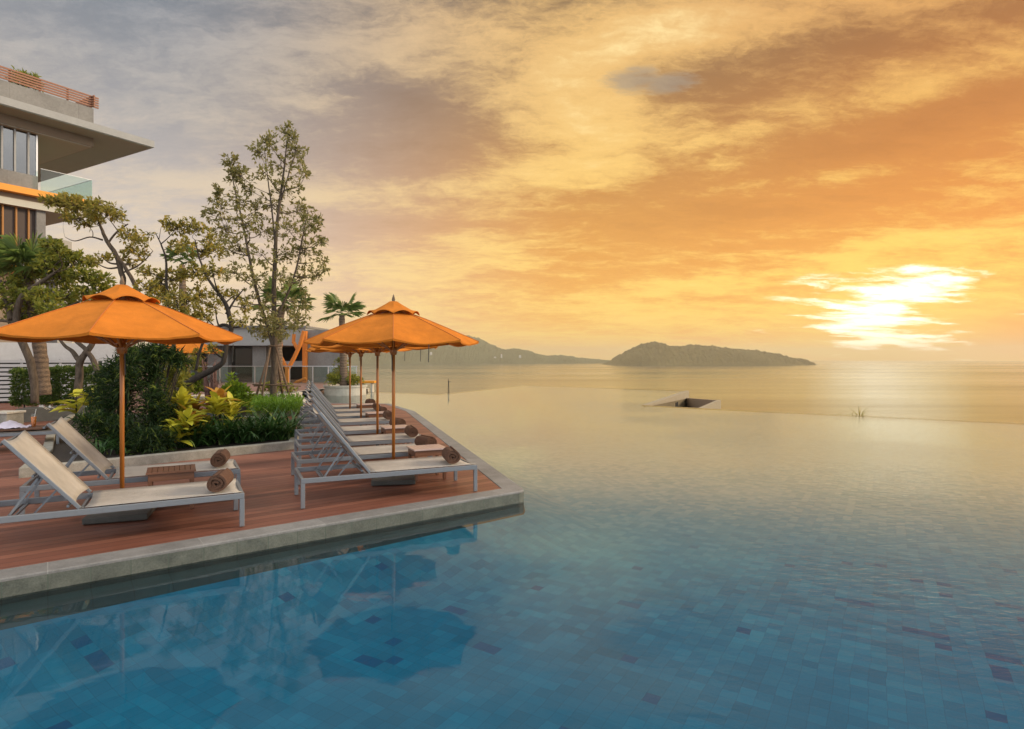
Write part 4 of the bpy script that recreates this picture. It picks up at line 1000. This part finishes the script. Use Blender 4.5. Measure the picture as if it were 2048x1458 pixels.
def croton(label, p, n, l, w, mat, group, spread=1.0, up=.9, name='croton_plant', cat='plant'):
    r = empty(name, p, label, cat, group); m_ = MB()
    h = l*.9
    for k in range(n):
        a = ru(0, 2*math.pi); e = R(ru(10,80)); z0 = ru(.05, h)
        dv = Vector((math.cos(a)*math.cos(e)*spread, math.sin(a)*math.cos(e)*spread, math.sin(e)*up))
        b0 = p+Vector((0,0,z0*.8)); dd = dv.normalized(); x = dd.cross(Vector((0,0,1)))
        x = x.normalized() if x.length > .05 else Vector((1,0,0)); nn = x.cross(dd); ll = l*ru(.7,1.1); o = len(m_.v); seg = 6
        for i in range(seg+1):
            t_ = i/seg; ww = w*.5*max(.04, math.sin(math.pi*min(1,(t_*.92+.06)))**.8); q = b0+dd*ll*t_-Vector((0,0,.28*ll*t_*t_))
            m_.v += [tuple(q+x*ww+nn*ww*.35), tuple(q-nn*0), tuple(q-x*ww+nn*ww*.35)]
        for i in range(seg): s_ = o+3*i; m_.f += [(s_,s_+1,s_+4,s_+3),(s_+1,s_+2,s_+5,s_+4)]
    m_.build('leaf_rosette', mat, r, smooth=True)
    q = MB(); q.tube([p-Vector((0,0,.04)), p+Vector((.01,0,h*.8))], [.02,.012], 6); q.build('stem', MAT['barkdark'], r); return r
cg = 'yellow crotons in the front planting bed'
crs = [(352,872,11.3,'croton'),(365,858,12.2,'croton'),(392,850,12.5,'crotonred'),(380,880,11.8,'crotonred'),(415,862,12.3,'croton'),(440,858,12.6,'crotonred'),(462,862,12.6,'croton'),(372,858,11.5,'croton'),(405,875,12.1,'croton'),(432,872,12.2,'croton')]
for i, (px,py,d_,mt) in enumerate(crs):
    p = D(px, py, d_); p.z = .12+.16*((i*3)%4)
    croton('croton plant with upright yellow leaves in the sunlit clump' if mt == 'croton' else 'croton plant with orange brown leaves among the yellow ones', p, 30, .50, .14, MAT[mt], cg if mt == 'croton' else 'orange leaved crotons in the bed')
croton('large leaved yellow green plant beside the stone planter under the hedge', D(152,835,12.6), 16, .62, .17, MAT['croton'], None, 1.2, .6)
croton('smaller yellow plant left of the bamboo like shrubs with flat leaves', D(180,820,12.3), 14, .5, .15, MAT['croton'], None, 1.2, .6)
for i in range(34):
    u = (i//2)/16; px = 366+212*u+ru(-7,7); d_ = 11.35+1.25*u+(.75 if i % 2 else .15)+ru(-.1,.1)
    p = D(px, 880, d_); p.z = .11; r = empty('strap_leaf_plant', p, 'dark green plant with long arching strap leaves along the front kerb', 'plant', 'strap leaved plants along the kerb')
    m_ = MB()
    for k in range(30): a = ru(0,2*math.pi); m_.blade(p+Vector((ru(-.08,.08),ru(-.08,.08),0)), Vector((math.cos(a),math.sin(a),0)), ru(.5,.95), ru(.032,.055), ru(.35,.8), 6, ru(.7,.98))
    m_.build('leaf_tuft', MAT['strap'], r)
for i in range(7):
    p = G(150+22*i, 925-2.5*i, .1) + Vector((0,.6+.5*(i%2),0)); p.z = .1; r = empty('strap_leaf_plant', p, 'dark strap leaved plant in the shade behind the left backrests', 'plant', 'strap leaved plants behind the left backrests')
    m_ = MB()
    for k in range(30): a = ru(0,2*math.pi); m_.blade(p+Vector((ru(-.05,.05),ru(-.05,.05),0)), Vector((math.cos(a),math.sin(a),0)), ru(.4,.75), ru(.028,.045), ru(.4,.85), 6, ru(.7,.95))
    m_.build('leaf_tuft', MAT['strap'], r)
# ground cover under the slender tree
gc = MB()
for _ in range(2300):
    px = ru(438, 603); py = ru(810, 829); p = G(px, py, .12); h = .14+.12*noise.noise(Vector((p.x*1.4,p.y*1.4,0)))
    for k in range(3): gc.leaf(p+Vector((ru(-.08,.08),ru(-.08,.08),ru(.0,.22+h))), (rdir()+Vector((0,0,.7))).normalized(), ru(.09,.16), ru(.03,.05), drp if False else None)
tag(gc.build('ground_cover', MAT['cover']), 'lime green ground cover filling the bed under the slender tree', 'ground cover', kind='stuff')
# potted philodendron, bark stump in square pot, lime shrub
p = D(470,812,17.5); p.z = .05
pp = empty('potted_plant', p, 'lime green leafy plant spilling from a dark pot left of the propped tree', 'potted plant')
m_ = MB(); foliage(m_, p+Vector((0,0,.62)), .40,.4,.42, 150, .17, .085, 6); foliage(m_, p+Vector((-.1,0,1.0)), .1,.1,.25, 14, .17, .05, 5); foliage(m_, p+Vector((.2,0,.35)), .3,.3,.3, 50, .15, .07, 6); m_.build('foliage', MAT['lime'], pp)
q = MB(); q.lathe([(0,0),(.26,0),(.34,.42),(.34,.46),(.30,.46),(.29,.40),(0,.40)], p, 24); q.build('pot', MAT['slab'], pp, smooth=True)
p = D(421,818,17.0); p.z = .12
bs = empty('bark_stump', p, 'reddish fibrous stump with roots standing in a square dark pot', 'stump')
q = MB(); q.box((p.x,p.y,.19),(.42,.42,.3)); bevel(q.build('pot', MAT['slab'], bs), .015)
q = MB()
for k in range(16):
    a = ru(0,2*math.pi); r0 = ru(.02,.12); b0 = p+Vector((math.cos(a)*r0*.7, math.sin(a)*r0*.7, .2)); top = p+Vector((math.cos(a)*r0*1.6+ru(-.08,.08), math.sin(a)*r0*1.6, ru(1.0,1.75)))
    q.tube([b0, (b0+top)/2+rdir()*.06, top], [.04,.035,.012], 6)
for k in range(26):
    b0 = p+Vector((ru(-.14,.14),ru(-.1,.1),ru(.7,1.5))); q.tube([b0, b0+rdir()*.2+Vector((0,0,.12)), b0+rdir()*.4+Vector((0,0,.2))], [.012,.008,.003], 4)
q.build('trunk', MAT['redbark'], bs, smooth=True)
shrub('lime_shrub', 'rounded lime green shrub beside the garden umbrella pole', 'shrub', [(D(394,775,22),.34,.3,.42,120)], MAT['lime'], .16, .09, 6)
shrub('green_shrub', 'mid green shrub behind the dark leaning trunk', 'shrub', [(D(345,770,20),.7,.6,.7,160),(D(385,735,23),.45,.4,.4,70)], MAT['midgreen'], .15, .06, 7)

# raised white-rimmed planters
def rim_planter(label, c, rx, ry, h, plants, z0=-.6):
    r = empty('raised_planter', (c.x,c.y,0), label, 'planter'); q = MB(); n = 40; o = []
    for (s_, z) in ((1,z0),(1,h-.12),(1.05,h-.10),(1.06,h),(.9,h),(.89,h-.1)):
        o.append([(c.x+rx*s_*math.cos(2*math.pi*k/n), c.y+ry*s_*math.sin(2*math.pi*k/n), z) for k in range(n)])
    for i in range(5): 
        b0 = len(q.v); q.v += o[i]+o[i+1]
        q.f += [(b0+k, b0+(k+1)%n, b0+n+(k+1)%n, b0+n+k) for k in range(n)]
    q.build('wall', MAT['rim'], r); q = MB(); q.add(o[5], [tuple(range(n))]); q.build('soil', MAT['soil'], r)
    return r
pc = D(691, 775, 33.2); rim_planter('round pale stone planter with the lone palm at the water inlet', pc, 1.12, 1.12, .38, None)
shrub('planter_shrub', 'bright green shrubs round the foot of the lone palm', 'shrub', [(Vector((pc.x-.55,pc.y-.25,.6)),.5,.5,.42,110),(Vector((pc.x+.55,pc.y-.25,.55)),.5,.5,.35,100),(Vector((pc.x-.25,pc.y+.2,1.2)),.4,.4,.8,90)], MAT['midgreen'], .16,.07, 6, base=(pc.x,pc.y-.2,.3))
p2 = D(548, 792, 26.5); rim_planter('curved pale rimmed planter behind the propped tree', Vector((p2.x,p2.y,0)), 1.15, .9, .34, None)
shrub('low_planter_shrub', 'low yellow green shrubs in the curved planter behind the propped tree', 'shrub', [(Vector((p2.x+.1,p2.y,.5)),.8,.6,.28,120)], MAT['midgreen'], .15,.07, 6, base=(p2.x,p2.y,.3))
p3 = D(395, 800, 23.5); rim_planter('pale rimmed planter at the garden umbrella pole', Vector((p3.x+.1,p3.y+1.6,0)), 1.1, .9, .30, None)

# ------------------------------------------------------------------ buildings
u_ = Vector((math.sin(R(32.2)), math.cos(R(32.2)), 0)); v_ = Vector((math.sin(R(-60.5)), math.cos(R(-60.5)), 0))
tipz = 12.72; tip = D(309, 282.4, F*(tipz-HC)/(HZ-282.4)); tip.z = 0
def BP(a, s, z=0): q = tip-u_*a+v_*s; return Vector((q.x,q.y,z))
def quadp(a0,a1,s0,s1): return [BP(a0,s0), BP(a1,s0), BP(a1,s1), BP(a0,s1)]
bd_ = empty('modern_building', BP(10,6), 'modern grey building with wide flat roof and orange floor edges', 'building')
def bprism(name, mat, a0,a1,s0,s1,z0,z1, parent=None): q = MB(); q.prism(quadp(a0,a1,s0,s1), z0, z1); return q.build(name, mat, parent or bd_)
CA, CS = 2.2, 1.1                       # corner of the storeys under the roof
def xa(px, s):                            # distance along the front at which a pixel column falls
    T_ = (px-1024)/F; q = tip+v_*s; return (q.x-T_*q.y)/(u_.x-T_*u_.y)
rf = bprism('roof_slab', MAT['roofwhite'], 0, 24, 0, 14, 12.40, tipz)
bprism('roof_soffit', MAT['soffitgreen'], .06, 24, .06, 13.9, 12.37, 12.398, rf)
bprism('parapet', MAT['concrete'], CA, 24, CS, CS+.2, tipz+.002, 13.80); bprism('parapet', MAT['concrete'], CA, CA+.2, CS+.201, 12, tipz+.002, 13.80)
rail = MB()
for k in range(5):
    z = 13.92+.115*k
    rail.bar(BP(CA-.25,CS+.08,z), BP(24,CS+.08,z), .05, .07); rail.bar(BP(CA+.02,CS-.12,z), BP(CA+.02,12,z), .05, .07)
rl = rail.build('slat_rail', MAT['slatbrown'], bd_)
for px in (22, 82, 138, 184):
    q = MB(); a = xa(px, CS); q.bar(BP(a,CS+.14,13.7), BP(a,CS+.14,14.42), .07, .05); q.build('rail_post', MAT['slatbrown'], rl)
bprism('lower_soffit', MAT['brownbeam'], CA, 24, CS, 12, 11.96, 12.369)
bprism('ceiling', MAT['soffit'], CA+.06, 24, CS+.06, 11.9, 11.93, 11.958)
GA, GS = xa(76, CS+.27), CS+.27           # glazed storey
wz0, wz1 = 10.05, 11.93
bprism('wall', MAT['concrete'], GA, 24, GS, GS+8, 9.42, wz0)
w1 = bprism('window', MAT['steel'], GA, GA+.06, GS+.02, GS+.14, wz0, wz1)
q = MB(); q.prism(quadp(GA+.06, 24, GS+.06, GS+.075), wz0, wz1); q.build('pane', MAT['windowpane'], w1)
for px in (4,30,57):
    a = xa(px, GS); q = MB(); q.prism(quadp(a-.035,a+.035,GS-.01,GS+.055), wz0, wz1); q.build('mullion', MAT['roofwhite'], w1)
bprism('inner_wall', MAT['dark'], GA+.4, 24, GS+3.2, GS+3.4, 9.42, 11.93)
bprism('wall', MAT['concrete'], GA, GA+.06, GS+.141, GS+8, wz0, wz1)
of = bprism('floor_edge', MAT['orangepaint'], CA-.05, 24, CS-.08, CS+.5, 9.08, 9.36)
bprism('floor_slab', MAT['soffit'], CA, 24, CS+.501, 12, 9.085, 9.355)
bprism('beam', MAT['brownbeam'], CA+.35, 24, CS+.30, 12, 8.86, 9.078); 
bprism('ceiling', MAT['soffit'], CA+.30, 24, CS+.26, 12.1, 8.56, 8.858)
for (a0,a1,s0,s1) in ((CA+.05,xa(82,CS),CS+.02,CS+.035),(CA+.05,CA+.065,CS+.036,6)):
    q = MB(); q.prism(quadp(a0,a1,s0,s1), 9.362, 10.36); gp = q.build('glass_balustrade', MAT['fenceglass'], bd_)
    q = MB(); q.prism(quadp(a0-.003,a1+.003,s0-.003,s1+.003), 10.361, 10.375); q.build('glass_edge', MAT['steel'], gp)
LA = xa(72, CS+.5); ls = CS+.5
bprism('wall', MAT['concrete'], LA-.35, LA, ls-.05, 9, 0, 8.56)
w2 = bprism('window', MAT['blind'], LA+.001, 24, ls+.10, ls+.2, 6.45, 8.558)
for px in (-24, 6, 33, 58):
    a = xa(px, ls); q = MB(); q.prism(quadp(a-.03,a+.03,ls,ls+.097), 6.45, 8.55); q.build('mullion', MAT['mullionorange'], w2)
bprism('wall', MAT['concrete'], LA+.001, 24, ls-.02, 9, 5.98, 6.448)
bprism('floor_edge', MAT['orangepaint'], xa(38,CS+.1), 24, CS-.05, CS+.8, 5.60, 5.975); bprism('floor_slab', MAT['soffit'], xa(40,CS+.1), 24, CS+.801, 10, 5.62, 5.97)
bprism('wall', MAT['brownbeam'], LA+.5, 24, ls+.5, 9, -.1, 5.59)
q = MB(); c = D(110, 500, 34); q.box((c.x,c.y,4.2),(1.1,1.1,8.7)); q.build('column', MAT['roofwhite'], bd_)
for i, (px,py) in enumerate(((38,138),(55,141),(68,146))):
    a = xa(px, CS+.9); p = BP(a, CS+.9, 13.85); shrub('roof_plant', ['green tufted plant nearest the picture edge above the roof rail', 'green plant in the middle of the roof rail group', 'yellow green plant at the end of the roof rail group'][i], 'plant', [(p+Vector((0,0,.45)),.35,.35,.42,40)], MAT['midgreen'], .3,.06, 6, 'plants on the roof terrace', base=p)

# white garden wall and slatted fence at the left
wl = MB(); a = D(-260,700,24.2); b_ = D(238,700,29.0); dv = (b_-a).normalized(); nv = Vector((-dv.y,dv.x,0))
wl.prism([a,b_,b_+nv*.3,a+nv*.3], -.1, 2.55); tag(wl.build('garden_wall', MAT['whitewall']), 'plain off white wall behind the slatted fence', 'wall')
fe = empty('slatted_fence', D(90,800,23.2), 'grey white fence of horizontal slats behind the hedge', 'fence'); a = D(-220,700,22.8); b_ = D(192,700,26.3); q = MB()
for k in range(10): q.bar(Vector((a.x,a.y,.14+.175*k)), Vector((b_.x,b_.y,.14+.175*k)), .03, .115)
q.build('slat_panel', MAT['slatwhite'], fe)
q = MB(); nv2 = Vector((.07,.3,0)); q.add([Vector((a.x,a.y,0))+nv2, Vector((b_.x,b_.y,0))+nv2, Vector((b_.x,b_.y,1.72))+nv2, Vector((a.x,a.y,1.72))+nv2], [(0,1,2,3)])
sb_ = q.build('dark_backing', MAT['iron'], fe); sb_.modifiers.new('thick','SOLIDIFY').thickness = .02
for k in range(6): m_ = a.lerp(b_, k/5); q = MB(); q.box((m_.x,m_.y+.06,.9),(.07,.07,1.8)); q.build('post', MAT['slatwhite'], fe)

# pavilion at the far end of the terrace
pv_d = 48.0
pv_ = empty('pavilion', D(540,770,pv_d), 'low grey pavilion with dark openings behind the glass fence', 'building')
def pav(name, mat, x0,x1,y0,y1,d0,d1, parent=None):
    a = D(x0,y0,d0); b_ = D(x1,y1,d0); q = MB(); q.box(((a.x+b_.x)/2,(d0+d1)/2,(a.z+b_.z)/2),(abs(b_.x-a.x),d1-d0,abs(a.z-b_.z))); return q.build(name, mat, parent or pv_)
pav('wall', MAT['concrete'], 505, 532, 692, 768, 47.5, 49); pav('wall', MAT['concrete'], 612, 682, 660, 769, 46.8, 49)
pav('wall', MAT['concrete'], 415, 456, 690, 768, 48.0, 49.5); pav('wall', MAT['concrete'], 320, 384, 680, 768, 47.6, 49.5)
rf = pav('roof', MAT['roofwhite'], 300, 611, 655, 691, 46.9, 58); pav('roof_edge', MAT['concrete'], 298, 611.5, 651, 655.5, 46.7, 58.2, rf)
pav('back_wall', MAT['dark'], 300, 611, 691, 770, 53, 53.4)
w = pav('window', MAT['iron'], 456, 505, 692, 697, 48.6, 48.8); pav('pane', MAT['windowpane'], 456, 505, 697, 768, 48.65, 48.7, w)
w = pav('window', MAT['iron'], 384, 415, 692, 697, 48.8, 49.0); pav('pane', MAT['windowpane'], 384, 415, 697, 768, 48.85, 48.9, w)
pav('counter', MAT['whitewall'], 566, 604, 722, 733, 48.3, 49.0); pav('post', MAT['orangesteel'], 604.5, 611.8, 662, 769, 46.3, 46.75)
yt = empty('branching_post', D(575,770,45.4), 'orange steel post that forks like a tree before the pavilion', 'post'); q = MB()
for pts, r_ in (([(575,771),(575,738)],.20),([(575,740),(588,716),(600,690),(608,662)],.16),([(575,740),(566,722),(557,706)],.15),([(557,708),(562,690),(561,676)],.14),([(596,700),(587,684),(588,668)],.14),([(586,770),(594,764),(612,757)],.12)):
    q.tube([D(a_,b_,45.4) for a_, b_ in pts], r_, 6)
q.build('forked_stem', MAT['orangesteel'], yt)
gf = empty('glass_fence', D(560,770,43), 'clear glass fence with steel top rail along the terrace edge', 'fence')
for x0, x1 in ((300,368),(371,438),(441,508),(511,578),(581,624),(627,655),(658,712)):
    a = D(x0,768,43); b_ = D(x1,768,43); q = MB(); q.box(((a.x+b_.x)/2,43,.66),(b_.x-a.x,.02,1.22)); q.build('glass_panel', MAT['fenceglass'], gf)
a = D(296,730,43); b_ = D(715,730,43); q = MB(); q.bar((a.x,43,1.30),(b_.x,43,1.30), .06, .05); q.build('top_rail', MAT['steel'], gf)
for px in (298,369.5,439.5,509.5,579.5,625.5,656.5,713): p = D(px,768,43.03); q = MB(); q.box((p.x,43.04,.64),(.05,.05,1.28)); q.build('post', MAT['steel'], gf)
bn = empty('orange_bench', D(735,768,36), 'flat orange slab bench past the lone palm', 'bench'); a = D(716,765,36); b_ = D(750,765,36); q = MB()
q.box(((a.x+b_.x)/2,36.2,HC-(764-HZ)/F*36),(b_.x-a.x,.7,.13)); bevel(q.build('seat', MAT['orangepaint'], bn), .02)
for t_ in (.2,.8): m_ = a.lerp(b_, t_); q = MB(); q.box((m_.x,36.2,.08),(.1,.5,.62)); q.build('leg', MAT['rim'], bn)

# masts by the far edge, tufts on the right edge
mp = empty('twin_mast', D(897,786,36.6), 'thin pair of masts standing just beyond the far pool edge', 'mast'); p = D(897,770,36.6)
for dx, top in ((-.04,757),(.06,762)):
    q = MB(); t_ = D(897,top,36.6); q.tube([(p.x+dx*1.6,36.6,-3.0),(p.x+dx*.3,36.6,t_.z)], [.022,.016], 6); q.build('pole', MAT['iron'], mp)
q = MB(); q.bar((p.x-.02,36.6,D(0,762,36.6).z),(p.x+.16,36.6,D(0,764,36.6).z), .02,.02); q.build('arm', MAT['iron'], mp)
for i, (px, s_) in enumerate(((1692,.30),(1703,.2),(1712,.34),(1728,.5),(1742,.26))):
    T_ = (px-1024)/F; k = (T_*E_.y-E_.x)/((F_-E_).x-T_*(F_-E_).y); p = E_+(F_-E_)*k; p = p+Vector((.1,.45,-.25)); q = MB()
    for j in range(22): a = ru(0,2*math.pi); q.blade(p, Vector((math.cos(a),math.sin(a),0)), s_*ru(.8,1.5), .018, ru(.2,.7), 5, ru(.75,1))
    q.tube([p, p-Vector((0,0,4.5))], .02, 5)
    tag(q.build('grass_tuft', MAT['olive'], origin=p), ['spreading grass tuft at the near end of the tufts beyond the pool edge', 'smallest grass tuft beyond the pool edge', 'middle grass tuft beyond the pool edge', 'tallest grass tuft beyond the pool edge', 'thin leaning tuft at the right end beyond the pool edge'][i], 'grass tuft', 'grass tufts beyond the pool edge')

# sunken court in the notch of the pool edge
ct = empty('sunken_court', (C_+D_+E_)/3-Vector((0,0,2.5)), 'walled sunken court cut into the far pool edge', 'court')
nv = Vector(((C_-D_).y, -(C_-D_).x, 0)).normalized(); d0 = D_+nv*.17; c1_ = C_+nv*.17; q = MB()
def wallstrip(a, b_, th, z0, z1a, z1b): 
    dv = (b_-a).normalized(); n_ = Vector((dv.y,-dv.x,0))*th; q = MB()
    q.add([(a.x,a.y,z0),(b_.x,b_.y,z0),(b_.x+n_.x,b_.y+n_.y,z0),(a.x+n_.x,a.y+n_.y,z0),(a.x,a.y,z1a),(b_.x,b_.y,z1b),(b_.x+n_.x,b_.y+n_.y,z1b),(a.x+n_.x,a.y+n_.y,z1a)], [(3,2,1,0),(4,5,6,7),(0,1,5,4),(1,2,6,5),(2,3,7,6),(3,0,4,7)]); return q
a = d0-(c1_-d0).normalized()*.3; b_ = c1_
bandw = wallstrip(a, b_, .05, Wz-.48, Wz-.02, Wz-.02)
for i in (0, 3): bandw.v[i] = (*bandw.v[i][:2], Wz-.06)
bandw.build('pale_wall_band', MAT['sand'], ct)
rs = stone_mat('rough_stone', (.05,.04,.02,1), (.22,.17,.09,1), 5)
wallstrip(a, b_, .03, -4, Wz-.03, Wz-.03).build('stone_wall', rs, ct)
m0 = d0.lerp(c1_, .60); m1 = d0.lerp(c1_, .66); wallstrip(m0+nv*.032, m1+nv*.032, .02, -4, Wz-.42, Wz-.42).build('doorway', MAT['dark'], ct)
M_ = G(1397,816,Wz)+Vector((.05,.2,0)); N_ = G(1435,799,Wz)
wallstrip(M_, N_, .16, -5, Wz-.01, Wz-.01).build('pale_side_wall', MAT['sand'], ct)
f0 = d0.lerp(c1_, .97); ebk = N_-(N_-M_).normalized()*.35
wallstrip(f0, ebk, .2, -5, -.60, -.16).build('back_wall', MAT['brownbeam'], ct)
q = MB(); q.add([(p.x,p.y,-1.55) for p in (d0,M_,ebk,f0)], [(0,1,2,3)]); q.build('court_floor', MAT['paving'], ct)
